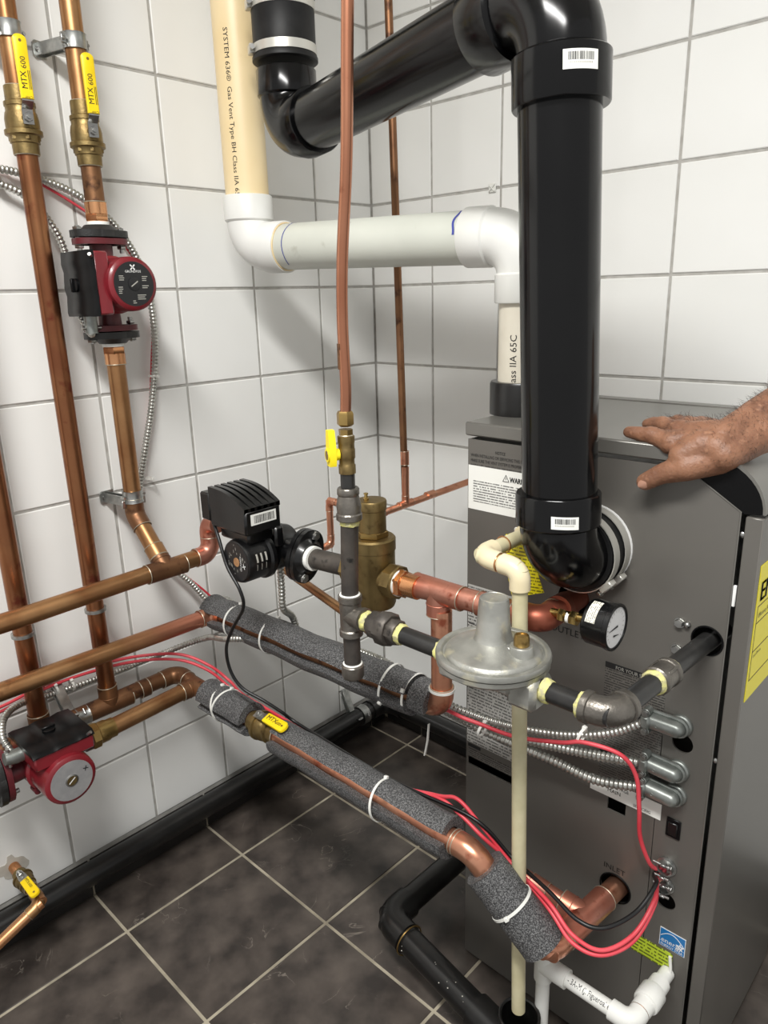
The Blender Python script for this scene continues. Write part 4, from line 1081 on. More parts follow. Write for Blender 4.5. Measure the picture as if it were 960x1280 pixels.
# ------------------------------------------------------------------ foam insulation (split sleeves)
def foam(path, slit, label, gap=.32, R=.0345, r=None, open_end=0):
    r = r or R_CU + .0012; path = [V(q) for q in path]; slit = V(slit)
    prof = []
    n = 30
    for k in range(n + 1):
        a = gap + (2 * PI - 2 * gap) * k / n; rr = R * (1 + .012 * math.sin(3 * a)); prof.append((rr * math.cos(a), rr * math.sin(a)))
    for k in range(n + 1):
        a = 2 * PI - gap * 1.15 - (2 * PI - 2.3 * gap) * k / n; prof.append((r * math.cos(a), r * math.sin(a)))
    p2 = resample(path, .012)
    if (p2[-1] - path[-1]).length > .002: p2.append(path[-1])
    o = MB().sweep(p2, prof, slit).build('foam_sleeve', 'foam', None, smooth=50, loc=path[0])
    return tag(o, label, 'insulation', 'grey foam pipe insulation')
def wob(a, b, n=14, amp=.0018, seed=1):
    rnd = random.Random(seed); return [V(a).lerp(V(b), k / n) + V((0, rnd.uniform(-amp, amp), rnd.uniform(-amp, amp))) for k in range(n + 1)]
foam(wob(i_end + V((-.012, .004, .004)), el_up - V((.048, 0, 0)), 18, .0015, 2), (0, -.98, .10), 'long charcoal foam sleeve on the return line under the black pump', gap=.30, R=.0365)
foam(wob(s0 + V((.022, 0, 0)), s_v - V((.044, 0, 0)), 8, .001, 3), (0, -.97, -.2), 'short charcoal foam sleeve beside the yellow lever valve', gap=.26, R=.035)
foam(wob(s_v + V((.046, 0, 0)), sk - V((.040, 0, 0)), 16, .001, 4), (0, -.9, .44), 'long charcoal foam sleeve between lever valve and copper bend', gap=.30, R=.034)
dS = (se - sk).normalized()
foam(wob(sk + dS * .030, se - dS * .012, 8, .0008, 5), (-.7, .2, -.5), 'steep charcoal foam sleeve above the boiler inlet elbow', gap=.12, R=.0345)
foam([el_up + V((-.040, 0, .004)), el_up + V((-.004, 0, .004))], (0, -.5, -1), 'foam sleeve end piece beside the copper elbow of the return line', gap=.75, R=.033)

# ------------------------------------------------------------------ black pump in the outlet line
pc3 = V((.400, YP + .010, ZP))
t = thing('circulator_pump', pc3, 'black circulator pump with finned control box and barcode label', 'pump')
YM = -.790
MB().lathe([(.025, -.034), (.038, -.028), (.043, -.012), (.043, .012), (.041, .024)], frame(pc3, (0, -1, 0)), 30).build('volute', 'pump_black', t)
MB().tube([pc3 + V((x, 0, 0)) for x in (-.075, -.045, 0, .045, .075)], [.021, .021, .032, .021, .021], 22).build('port_neck', 'pump_black', t)
mz = pc3.z - .006; mx_ = .397
MB().lathe([(.046, -.060), (.046, -.052), (.0415, -.048), (.0415, -.006), (.0395, -.001), (.037, 0)], frame((mx_, YM, mz), (0, -1, 0)), 36).build('motor', 'pump_black', t)
pl = MB().lathe([(.0365, 0), (.0365, .0006)], frame((mx_, YM, mz), (0, -1, 0)), 36).build('name_plate', 'dial_black', t)
MB().lathe([(.0085, 0), (.0085, .0016)], frame((mx_ + .002, YM, mz), (0, -1, 0)), 20).build('vent_screw', 'cork', pl)
rnd = random.Random(9); m = MB()
for k in range(26):
    a = rnd.uniform(0, 2 * PI); q = V((mx_ + math.cos(a) * rnd.uniform(.014, .031), YM - .0009, mz + math.sin(a) * rnd.uniform(.014, .031)))
    l_ = rnd.uniform(.002, .006); m.add([q, q + V((.0011, 0, 0)), q + V((.0011, 0, l_)), q + V((0, 0, l_))], [(0, 1, 2, 3)])
m.build('small_print', 'print_grey', pl, smooth=0)
text_part('GRUNDFOS', .0055, (mx_ + .017, YM - .0008, mz - .015), (0, 0, 1), (-1, 0, 0), 'print_white', pl)
m = MB(); g = V((mx_ + .024, YM - .001, mz - .004))
for a in (.3, 1.87):
    dx = V((math.cos(a), 0, math.sin(a))); dy = V((-math.sin(a), 0, math.cos(a)))
    m.add([g + dx * .005 + dy * .0009, g - dx * .005 + dy * .0009, g - dx * .005 - dy * .0009, g + dx * .005 - dy * .0009], [(0, 1, 2, 3)])
m.build('emblem', 'print_white', pl, smooth=0)
# rating print wrapped on the motor side
M = frame((mx_, YM + .004, mz), (0, 1, 0), (1, 0, 0)); m = MB()
for k in range(3):
    for (a0, a1) in ((.05, .34), (.42, .8)):
        vs_ = []; fs_ = []
        for j in range(7):
            a = (a0 + (a1 - a0) * j / 6); aa = a - .0
            for h in (.012 + k * .010, .0132 + k * .010 + (.0026 if a0 > .3 else 0)): vs_.append(M @ V((.0419 * math.cos(-aa + .35), .0419 * math.sin(-aa + .35) * 1, h)))
        for j in range(6): fs_.append((2 * j, 2 * j + 1, 2 * j + 3, 2 * j + 2))
        m.add(vs_, fs_)
m.build('rating_print', 'print_grey', t)
# control box with fins
bz0, bz1 = .912, .958; xx0, xx1, yy0, yy1 = .328, .438, -.792, -.712
MB().box((xx0, yy0, bz0), (xx1, yy1, bz1), .004).build('control_box', 'pump_black', t)
MB().box((xx0 + .01, yy0 + .012, bz0 - .022), (xx1 - .012, yy1 - .01, bz0 + .002), .004).build('box_neck', 'pump_black', t)
Mf = Matrix(((1, 0, 0, 0), (0, 0, 1, 0), (0, 1, 0, 0), (0, 0, 0, 1)))   # local x -> x, y -> z, z -> y
def arch(h): return [(xx0 + .001, bz1 - .004)] + [(xx0 + .001 + (xx1 - xx0 - .002) * k / 12, bz1 + .004 + h * (1 - max(0, k / 12 - .12) ** 2.2 / .76)) for k in range(13)] + [(xx1 - .001, bz1 - .004)]
MB().prism(arch(.0185), yy0 + .001, yy1 - .001, Mf).build('fin_base', 'pump_black', t, smooth=25)
for k in range(6):
    y = yy0 + k * .0142
    MB().prism(arch(.0255), y, y + .0088, Mf).build('fin', 'pump_black', t, smooth=25)
MB().box((xx0 - .036, yy0 + .004, bz0 + .006), (xx0 - .006, yy1 - .02, bz1 + .014), .003).build('plug_box', 'pump_black', t)
MB().box((xx0 - .008, yy0 + .010, bz0 + .012), (xx0 + .002, yy1 - .03, bz1 + .006), .001).build('plug_neck', 'pump_black', t)
lb = MB().box((xx1 - .0002, yy0 + .012, bz0 + .018), (xx1 + .0006, yy1 - .012, bz0 + .038)).build('barcode_label', 'label_white', t, smooth=0)
m = MB(); y = yy0 + .019; rnd = random.Random(4)
while y < yy1 - .018:
    bw = rnd.choice((.0006, .001, .0016)); m.box((xx1 + .0005, y, bz0 + .021), (xx1 + .0008, y + bw, bz0 + .035)); y += bw + rnd.choice((.0007, .0012))
m.build('barcode', 'print_black', lb, smooth=0)
# flanges, bolts (two oval plates per side)
for sg in (-1, 1):
    o_ = pc3 + V((sg * .070, 0, 0)); d = V((sg, 0, 0)); Mo = frame(o_, d, V((0, .45 * 1, 1)))
    el = [(.050 * math.copysign(abs(math.cos(2 * PI * k / 36)) ** .9, math.cos(2 * PI * k / 36)), .034 * math.copysign(abs(math.sin(2 * PI * k / 36)) ** .9, math.sin(2 * PI * k / 36))) for k in range(36)]
    MB().prism(el, 0, .010, Mo).build('pump_flange', 'pump_black', t)
    m = MB().prism(el, .012, .022, Mo); m.lathe([(.034, .012), (.034, .022), (.028, .028), (.026, .031)], Mo, 26); m.build('companion_flange', 'pump_black', t)
    for s2 in (-1, 1):
        b1 = Mo @ V((s2 * .040, 0, .022)); m = MB(); hexnut(m, b1, d, .009, .007); m.cyl(b1 - d * .034, b1 + d * .009, .005, 12); hexnut(m, b1 - d * .029, d, .009, .007); m.build('bolt', 'steel', t)
m = MB(); q = pc3 + V((.045, -.028, .030)); m.box(q + V((-.004, -.010, -.012)), q + V((.004, .010, .026)), .0035); m.build('lifting_lug', 'pump_black', t)
n0 = pc3 + V((.101, 0, 0)); n1 = SEP - V((.052, 0, 0))
t = thing('iron_nipple', n0, 'short dark iron nipple with white thread tape between black pump and separator', 'pipe')
MB().tube([n0, n0.lerp(n1, .5), n1], .0185, 24).build('nipple', 'black_iron', t)
MB().tube([n0 - V((.002, 0, 0)), n0 + V((.009, 0, 0))], .0225, 24).build('thread_tape', 'tape_white', t)
MB().tube([n1 - V((.010, 0, 0)), n1 + V((.001, 0, 0))], .0205, 24).build('thread_tape', 'tape_white', t)

# ------------------------------------------------------------------ air separator
t = thing('air_separator', SEP, 'brass air separator with domed float vent on top', 'air vent')
sx_, sy_ = SEP.x, SEP.y
MB().lathe([(.030, -.056), (.035, -.054), (.0372, -.048), (.0372, .046), (.0388, .047), (.0388, .066), (.036, .069), (.024, .0695)], frame(SEP, up), 40).build('body', 'brass_cast', t)
MB().lathe([(.0262, 0), (.0275, .001), (.0275, .009), (.0262, .010)], frame((sx_, sy_, SEP.z + .0695), up), 6).build('hex_collar', 'brass', t)
MB().lathe([(.0238, .0), (.0238, .036), (.0250, .037), (.0255, .050), (.0240, .0525), (.006, .054)], frame((sx_, sy_, SEP.z + .0795), up), 36).build('vent_bowl', 'brass_cast', t)
MB().lathe([(.0045, 0), (.0045, .004), (.0028, .005), (.0028, .010), (.0038, .0105), (.0038, .0125), (.002, .013)], frame((sx_ - .002, sy_ - .010, SEP.z + .1325), up), 14).build('vent_pin', 'brass_clean', t)
for sg in (-1, 1):
    d = V((sg, 0, 0)); m = MB(); m.lathe([(.024, .020), (.024, .040)], frame(SEP, d), 26); m.lathe([(.0275, .037), (.0295, .039), (.0295, .0575), (.0275, .0595)], frame(SEP, d, up), 8); m.build('union_nut', 'brass_cast', t)
    MB().lathe([(.0225, .058), (.0225, .063)], frame(SEP, d), 24).build('thread_tape', 'tape_white', t) if sg > 0 else None
MB().lathe([(.015, -.068), (.015, -.055)], frame(SEP, up), 20).build('thread_tape', 'tape_white', t)
MB().lathe([(.0085, -.10), (.0085, -.066)], frame(SEP, up), 16).build('drain_nipple', 'iron_paint', t)

# ------------------------------------------------------------------ gas train
YG = -.795; ZG = g_z = face(880, 803).z
GX = at(438, 760, y=YG).x                     # riser x
RX = .968                                     # regulator centre
GE = V((face(880, 803).x - .010, YG, ZG))     # elbow
# soft copper gas riser
top = [at(434, -40, y=YG), at(434, 60, y=YG), at(433, 200, y=YG), at(428, 320, y=YG), at(428, 400, y=YG), at(432, 480, y=YG), at(432, 515, y=YG)]
z_up = V((top[0].x + .01, YG + .01, ROOM_Z))
t = thing('copper_gas_line', top[-1], 'slightly bent soft copper tube rising from the yellow gas cock', 'pipe')
MB().tube([z_up, V((top[0].x + .004, YG + .004, 2.1))] + spline([V((top[0].x, YG, top[0].z + .12))] + top, 8), .0079, 18).build('tube', 'copper_soft', t)
q = at(429, 446, y=YG); MB().tube([q + up * .018, q - up * .017], .0082, 18).build('tarnish_band', 'copper_dark', t)
# flare nut + gas cock
vz = at(432, 560, y=YG).z; vx = at(433, 560, y=YG).x; vt = at(432, 512, y=YG).z; vb = at(434, 592, y=YG).z
t = thing('gas_valve', (vx, YG, vb), 'brass gas cock with bright yellow wing handle', 'valve')
h_ = vt - vb
MB().lathe([(.0088, .0), (.0125, .003), (.0125, .018), (.0105, .022)], frame((vx, YG, vt - .024), up), 6).build('flare_nut', 'brass', t)
MB().lathe([(.0105, 0), (.0105, .008)], frame((vx, YG, vt - .036), up), 6).build('adapter', 'brass', t)
MB().ring((vx, YG, vt - .037), up, .0098, .0012, 20, 6).build('solder_ring', 'solder', t)
MB().lathe([(.0105, 0), (.0125, .001), (.0125, .013), (.0112, .015), (.0112, .022), (.0125, .024), (.0125, .036), (.0118, .038), (.0118, .045), (.0125, .047), (.0125, h_ - .038), (.009, h_ - .037)], frame((vx, YG, vb), up), 26).build('body', 'brass_cast', t)
hd = V((-.42, -.90, 0)).normalized(); hc = V((vx, YG, vb + .030)) + hd * .012
m = MB().cyl(hc, hc + hd * .018, .0085, 20, .0098); hdl = m.build('handle_hub', 'yellow_gas', t)
tg = hd.cross(up).normalized()
Mh = Matrix(((tg.x, up.x, hd.x, (hc + hd * .012).x), (tg.y, up.y, hd.y, (hc + hd * .012).y), (tg.z, up.z, hd.z, (hc + hd * .012).z), (0, 0, 0, 1)))
MB().prism([(-.0075, -.016), (.006, -.016), (.0095, -.006), (.0095, .008), (.0065, .036), (-.0045, .036), (-.0095, .010), (-.0095, -.008)], -.006, .004, Mh).build('wing', 'yellow_gas', t)
MB().cyl(hc + hd * .0175, hc + hd * .0182, .0068, 18).build('hub_socket', 'brass', t)
# iron nipple, reducer union, riser, tee, drip leg
gx = GX; z_un = at(435, 632, y=YG).z; z_t = ZG
t = thing('gas_riser', (gx, YG, ZG), 'black iron gas riser with union, tee and capped drip leg', 'pipe')
MB().tube([V((vx, YG, vb + .002)), V((vx, YG, z_un + .016))], .0107, 22).build('nipple', 'iron_paint', t)
u_ = V((vx, YG, z_un))
MB().lathe([(.0150, .016), (.0165, .018), (.0165, .026), (.0150, .028), (.0107, .028)], frame(u_, up), 26).build('reducer_band', 'malleable', t)
MB().lathe([(.0172, -.022), (.0195, -.020), (.0195, -.012), (.0178, -.010), (.0185, .0), (.0165, .012), (.0150, .017)], frame(u_, up), 26).build('reducer', 'malleable', t)
MB().lathe([(.0142, -.029), (.0150, -.027), (.0150, -.022)], frame(u_, up), 22).build('thread_tape', 'tape_yellow', t)
MB().tube([V((vx, YG, z_un - .02)), V((gx, YG, ZG + .03))], R_IRON, 24).build('pipe', 'black_iron', t)
m = MB().lathe([(.0168, -.034), (.0186, -.033), (.0186, -.024), (.0168, -.022), (.0168, .022), (.0186, .024), (.0186, .033), (.0168, .034)], frame((gx, YG, ZG), up), 28)
m.lathe([(.0168, .0), (.0168, .022), (.0186, .024), (.0186, .031), (.0168, .032)], frame((gx, YG, ZG), (1, 0, 0)), 28); m.build('tee', 'malleable', t)
m = MB(); m.ring((gx, YG, ZG + .0345), up, .0145, .0018, 24, 6); m.build('thread_seal', 'tape_white', t)
zc_ = at(438, 835, y=YG).z
MB().tube([V((gx, YG, ZG - .03)), V((gx, YG, zc_))], R_IRON, 24).build('drip_leg', 'black_iron', t)
MB().lathe([(.0120, -.016), (.0160, -.013), (.0178, -.009), (.0178, .008), (.0160, .010), (.013, .0105)], frame((gx, YG, zc_), up), 26).build('cap', 'malleable', t)
MB().ring((gx, YG, zc_ + .011), up, .0142, .0016, 24, 6).build('thread_seal', 'tape_white', t)
MB().lathe([(.0145, .031), (.0155, .033), (.0150, .038), (.0142, .042)], frame((gx, YG, ZG), (1, 0, 0)), 22).build('thread_tape', 'tape_yellow', t)
# union and nipple to the regulator
ux = at(482, 785, y=YG).x
t = thing('gas_union', (ux, YG, ZG), 'dark iron union between the gas tee and regulator', 'pipe fitting')
MB().tube([V((gx + .03, YG, ZG)), V((ux, YG, ZG))], R_IRON, 22).build('nipple', 'black_iron', t)
MB().lathe([(.0200, -.026), (.0215, -.024), (.0215, -.008), (.0200, -.007)], frame((ux, YG, ZG), (1, 0, 0), up), 8).build('union_end', 'black_iron', t)
MB().lathe([(.0235, -.008), (.0262, -.006), (.0262, .010), (.0235, .013)], frame((ux, YG, ZG), (1, 0, 0), up), 8).build('union_nut', 'black_iron', t)
MB().lathe([(.0195, .012), (.0195, .026), (.018, .028)], frame((ux, YG, ZG), (1, 0, 0), up), 8).build('union_tail', 'black_iron', t)
MB().lathe([(.0142, .027), (.0154, .029), (.0146, .034), (.0137, .037)], frame((ux, YG, ZG), (1, 0, 0)), 22).build('thread_tape', 'tape_yellow', t)
t = thing('gas_nipple', (ux + .08, YG, ZG), 'black painted iron nipple entering the gas regulator', 'pipe')
MB().tube([V((ux + .03, YG, ZG)), V((RX - .075, YG, ZG))], R_IRON, 24).build('nipple', 'iron_paint', t)
MB().lathe([(.0145, 0), (.0158, .003), (.0150, .010)], frame((RX - .089, YG, ZG), (1, 0, 0)), 22).build('thread_tape', 'tape_yellow', t)
# regulator
RG = V((RX, YG, ZG + .020))
t = thing('gas_regulator', (RX, YG, ZG), 'grey cast gas regulator with round diaphragm case and tall cone', 'regulator')
m = MB(); fr = frame(RG, up)
m.lathe([(.050, -.018), (.066, -.012), (.0715, -.008), (.0735, -.006), (.0735, .000)], fr, 48); m.build('lower_case', 'cast_zinc', t)
m = MB(); m.lathe([(.0735, .0006), (.0748, .002), (.0748, .007), (.0735, .0095), (.0680, .0098), (.0662, .0088), (.0650, .0058), (.0632, .0060), (.0610, .0105), (.0585, .0122), (.046, .0150), (.032, .0190), (.022, .0225)], fr, 48); m.build('upper_case', 'cast_zinc', t)
cn = V((RX - .004, YG + .006, RG.z))
MB().lathe([(.0285, .017), (.0255, .022), (.0228, .032), (.0196, .074), (.0185, .079), (.0165, .0800), (.0160, .0792), (.001, .0792)], frame(cn, up), 36).build('spring_cone', 'cast_zinc', t)
vb_ = V((RX + .040, YG + .004, RG.z))
m = MB().lathe([(.0155, .006), (.0150, .026), (.0138, .0275)], frame(vb_, up), 26); m.build('vent_boss', 'cast_zinc', t)
m = MB().box((cn.x + .004, YG - .006, RG.z + .012), (vb_.x, YG + .014, RG.z + .022), .003); m.build('rib', 'cast_zinc', t)
MB().lathe([(.0088, .026), (.0102, .028), (.0102, .036), (.0092, .041), (.0070, .042), (.0066, .0405)], frame(vb_, up), 16).build('vent_plug', 'brass', t)
for sg in (-1, 1):
    d = V((sg, 0, 0)); q = V((RX, YG, ZG))
    MB().box((min(RX + sg * .034, RX + sg * .077), YG - .024, ZG - .027), (max(RX + sg * .034, RX + sg * .077), YG + .024, ZG + (.016 if sg > 0 else .014)), .007).build('port_block', 'cast_zinc', t)
MB().box((RX - .045, YG - .028, ZG - .014), (RX + .045, YG + .028, ZG + .010), .006).build('body_block', 'cast_zinc', t)
# outlet nipple, elbow, run to the boiler
t = thing('gas_outlet_run', (GE.x, GE.y, ZG), 'black iron pipe with grey elbow from regulator into the boiler side', 'pipe')
MB().tube([V((RX + .07, YG, ZG)), GE], R_IRON, 24).build('nipple', 'iron_paint', t)
MB().lathe([(.0142, -.005), (.0160, -.003), (.0152, .003), (.0138, .006)], frame((RX + .081, YG, ZG), (1, 0, 0)), 22).build('thread_tape', 'tape_yellow', t)
gh = V((GE.x + .012, YB - .001, ZG))
P = elbow_path(V((RX, YG, ZG)), GE, gh, .024, .012)
e = MB().tube(P, .0178, 26).build('elbow', 'malleable', t)
m = MB()
for (q, d) in ((P[0], P[0] - P[1]), (P[-1], P[-1] - P[-2])): m.lathe([(.0178, -.010), (.0200, -.009), (.0200, -.001), (.0185, .0)], frame(q, d), 26)
m.build('elbow_band', 'malleable', e)
MB().lathe([(.0142, .0), (.0162, .002), (.0150, .006)], frame(P[0] - V((.006, 0, 0)), (1, 0, 0)), 22).build('thread_tape', 'tape_yellow', t)
dg = (gh - GE).normalized()
MB().tube([GE + dg * .03, gh + dg * .06], R_IRON, 24).build('pipe', 'iron_paint', t)
uc = GE.lerp(gh, .50)
MB().lathe([(.0168, -.020), (.0190, -.018), (.0190, -.011), (.0176, -.010), (.0176, .010), (.0190, .011), (.0190, .018), (.0168, .020)], frame(uc, dg), 26).build('coupling', 'malleable', t)
m = MB()
for k in range(4):
    a = PI / 4 + k * PI / 2; Mc = frame(uc, dg); m.box((.0174, -.0022, -.011), (.0192, .0022, .011), .0006, Mc @ Matrix.Rotation(a, 4, 'Z'))
m.build('coupling_rib', 'malleable', t)
MB().lathe([(.0138, -.028), (.0158, -.025), (.0166, -.021), (.0150, -.019)], frame(uc, dg), 22).build('thread_tape', 'tape_yellow', t)
MB().lathe([(.0150, .019), (.0150, .023), (.0140, .025)], frame(uc, dg), 22).build('thread_tape', 'tape_yellow', t)

# ------------------------------------------------------------------ gauge on the outlet elbow
gz = at(765, 783, y=-.652).z; gy = -.652
g0 = V((oe.x + .018, gy, at(712, 772, y=gy).z)); gx0 = at(738, 781, y=gy).x; gx1 = at(768, 784, y=gy).x + .004
gc = V((gx0, gy, gz))
t = thing('pressure_gauge', gc, 'round black pressure and temperature gauge with white dial beside the flue elbow', 'gauge')
m = MB(); m.cyl(g0 - V((.01, 0, 0)), gc, .0062, 16); m.build('stem', 'brass_clean', t)
m = MB(); hexnut(m, g0 + V((.002, 0, 0)), (1, 0, 0), .0095, .010); hexnut(m, g0 + V((.021, 0, .001)), (1, 0, 0), .0105, .011); m.build('stem_nut', 'brass_clean', t)
MB().cyl(g0 + V((.0155, 0, 0)), g0 + V((.020, 0, 0)), .0085, 18).build('thread_tape', 'tape_white', t)
gl = gx1 - gx0; RGa = .0315
MB().lathe([(.024, 0), (RGa - .001, .001), (RGa, .004), (RGa, gl - .008), (RGa + .0014, gl - .007), (RGa + .0014, gl - .001), (RGa - .001, gl), (RGa - .003, gl - .0008), (RGa - .003, gl - .003)], frame(gc, (1, 0, 0)), 40, cap=False).build('case', 'pump_black', t)
MB().lathe([(.001, 0), (RGa - .002, 0)], frame(gc, (1, 0, 0)), 40, cap=False).build('case_back', 'pump_black', t)
dl = MB().lathe([(RGa - .003, gl - .004), (RGa - .003, gl - .0025)], frame(gc, (1, 0, 0)), 40).build('dial', 'dial_white', t)
dx_ = gx1 - .0023
m = MB()
for k in range(17):
    a = -PI * .25 + PI * 1.5 * k / 16; d = V((0, math.cos(a), math.sin(a))); n_ = V((0, -math.sin(a), math.cos(a))); q = V((dx_ + .0002, gy, gz))
    m.add([q + d * .021 + n_ * .0004, q + d * .021 - n_ * .0004, q + d * .0245 - n_ * .0004, q + d * .0245 + n_ * .0004], [(0, 1, 2, 3)])
m.build('tick_mark', 'print_grey', dl, smooth=0)
m = MB(); q = V((dx_ + .0006, gy, gz)); d = V((0, -.98, -.05)).normalized(); n_ = V((0, -d.z, d.y))
m.add([q - d * .006 + n_ * .0016, q - d * .006 - n_ * .0016, q + d * .019 - n_ * .0004, q + d * .019 + n_ * .0004], [(0, 1, 2, 3)])
q = V((dx_ + .0006, gy, gz - .012)); d = V((0, .95, -.15)).normalized(); n_ = V((0, -d.z, d.y))
m.add([q - d * .006 + n_ * .0014, q - d * .006 - n_ * .0014, q + d * .010 - n_ * .0003, q + d * .010 + n_ * .0003], [(0, 1, 2, 3)])
m.build('needle', 'print_black', dl, smooth=0)
text_part('30', .008, (dx_, gy - .002, gz - .0085), (0, 1, 0), (0, 0, 1), 'print_black', dl) if False else None
M = frame(gc, (1, 0, 0)); vs_ = []; fs_ = []; aim = math.atan2(*reversed([(M.inverted().to_3x3() @ V((0, -.62, .78)))[k] for k in (0, 1)]))
for j in range(9):
    a = aim - .55 + 1.1 * j / 8
    for h in (gl * .16, gl * .52): vs_.append(M @ V(((RGa + .0005) * math.cos(a), (RGa + .0005) * math.sin(a), h)))
for j in range(8): fs_.append((2 * j, 2 * j + 1, 2 * j + 3, 2 * j + 2))
MB().add(vs_, fs_).build('case_sticker', 'print_gauge', t)

# ------------------------------------------------------------------ relief valve discharge (cream CPVC) and yellow tag
YV = -.707; RV = .0111
vt_ = at(650, 712, y=YV)
v2 = V((vt_.x, YV, vt_.z))
v1_ = at(600, 690, y=YV - .002)
v1_ = V((v1_.x, YV - .002, v2.z + .006)); v0_ = V((v1_.x + .004, YB - .02, v1_.z + .004))
vbot = at(648, 1262, y=YV)
t = thing('relief_discharge_pipe', (vbot.x, YV, vbot.z), 'cream plastic relief pipe dropping behind the regulator to the floor drain', 'pipe')
pipe_run(t, [v0_, v1_, v2, V((vbot.x, YV, vbot.z))], RV, 'cpvc_pipe', 'cpvc', R=.018, sock=.013, ring=None, fit=1.32)
for q, d in ((v1_.lerp(v0_, .38), V((0, 1, 0))), (v1_.lerp(v2, .5), V((1, 0, 0)))): MB().ring(q, d, RV + .0016, .0010, 22, 6).build('glue_ring', 'copper_orange', t)
MB().tube([v0_ - V((0, .045, 0)), v0_ - V((0, .010, 0))], RV * 1.36, 22).build('adapter', 'cpvc', t)
rv = thing('relief_valve', v0_, 'brass relief valve on the boiler side behind the yellow tag', 'valve')
MB().tube([v0_ - V((0, .012, 0)), v0_ + V((0, .019, 0))], .0165, 20).build('body', 'brass', rv)
MB().tube([v0_ + V((.01, .004, 0)), v0_ + V((.045, .004, .002))], .0125, 18).build('side_port', 'brass', rv)
q = v0_ + V((.040, -.004, .018)); MB().ring(q, (.2, -1, .2), .0105, .0032, 22, 8).build('test_lever', 'copper_bright', rv)
ta = at(633, 664, y=-.60); tb = at(679, 742, y=-.595)
t = thing('warning_tag', ta, 'yellow printed warning tag hanging from the relief valve', 'tag')
n = 8; vs_ = []; fs_ = []
c_tl, c_tr, c_bl, c_br = at(632, 668, y=-.600), at(662, 660, y=-.596), at(640, 746, y=-.612), at(680, 741, y=-.602)
for k in range(n + 1):
    u_ = k / n; a = c_tl.lerp(c_bl, u_); b_ = c_tr.lerp(c_br, u_); bend = V((0, -.006 * math.sin(PI * u_), 0))
    for q in (a, a.lerp(b_, .5) + V((0, -.002, 0)), b_):
        vs_.append(q + bend)
    for q in (a, a.lerp(b_, .5) + V((0, -.002, 0)), b_): vs_.append(q + bend + V((0, .0006, 0)))
for k in range(n):
    o_ = 6 * k
    fs_ += [(o_, o_ + 1, o_ + 7, o_ + 6), (o_ + 1, o_ + 2, o_ + 8, o_ + 7), (o_ + 4, o_ + 3, o_ + 9, o_ + 10), (o_ + 5, o_ + 4, o_ + 10, o_ + 11), (o_ + 3, o_, o_ + 6, o_ + 9), (o_ + 2, o_ + 5, o_ + 11, o_ + 8)]
MB().add(vs_, fs_).build('card', 'print_yellow', t)
MB().ring(c_tl.lerp(c_tr, .5) + V((0, -.001, .002)), (0, 1, .2), .004, .0012, 16, 6).build('string_loop', 'nylon', t)

# ------------------------------------------------------------------ small copper fill line by the back wall
yr = -.345
f_t = at(507, 630, y=yr)
t = thing('copper_fill_line', f_t, 'thin copper fill line rising along the back wall behind the white pipe', 'pipe')
xr = f_t.x
MB().tube([V((xr, yr, f_t.z)), V((at(487, 100, y=yr).x, yr, 1.9)), V((at(487, 100, y=yr).x - .004, yr, ROOM_Z))], R_12, 18).build('pipe', 'copper_dark', t)
MB().tube([V((xr, yr, f_t.z + .01)), V((xr + .001, yr, f_t.z + .085))], R_12 + .0004, 18).build('pipe', 'copper_bright', t)
coupling(t, (xr, yr, f_t.z + .105), up, R_12, 'copper_bright', .03, 1.2)
fa = V((xr, -.435, f_t.z - .004)); fb = V((at(412, 638, y=-.435).x, -.435, fa.z + .006)); fc_ = V((fb.x, -.435, .764)); fd = V((fb.x, -.640, .772)); fe_ = V((SEP.x, SEP.y, .766))
fd = V((fb.x, at(346, 720, x=fb.x).y, .766))
pipe_run(t, [V((xr, -.0005, f_t.z + .008)), fa, fb, fc_, fd], R_12, 'copper_bright', 'copper_bright', R=.016, sock=.008)
tee(t, (xr, yr, f_t.z), (0, 1, 0), up, R_12, 'copper_bright', .022, .02)
coupling(t, (xr, -.26, f_t.z + .003), (0, 1, 0), R_12, 'copper_bright', .026, 1.2)
t = thing('copper_feed_pipe', fd, 'brown copper feed pipe running under the black pump to the separator', 'pipe')
pipe_run(t, [fd, V((SEP.x, SEP.y, .752)), SEP - V((0, 0, .075))], R_12 * 1.15, 'copper_aged', 'copper_aged', R=.014, sock=.008)
P = elbow_path(fc_, fd, fe_, .016, .010); MB().tube(P, R_12 * 1.35, 18).build('elbow', 'copper_aged', t)

# ------------------------------------------------------------------ cable tie mount on the back wall
q = at(616, 235, y=0)
t = thing('tie_mount', q, 'small white adhesive cable tie mount stuck on the back wall', 'tie mount')
MB().box(q + V((-.010, -.0035, -.010)), q + V((.010, -.0001, .010)), .0012).build('pad', 'nylon', t)
m = MB()
for a in (PI / 4, -PI / 4): m.box((-.011, -.0014, -.0062), (.011, .0014, -.003), .0005, Matrix.Translation(q) @ Matrix.Rotation(PI / 2, 4, 'X') @ Matrix.Rotation(a, 4, 'Z') @ Matrix.Translation((0, 0, .0098)))
m.build('bridge', 'nylon', t)

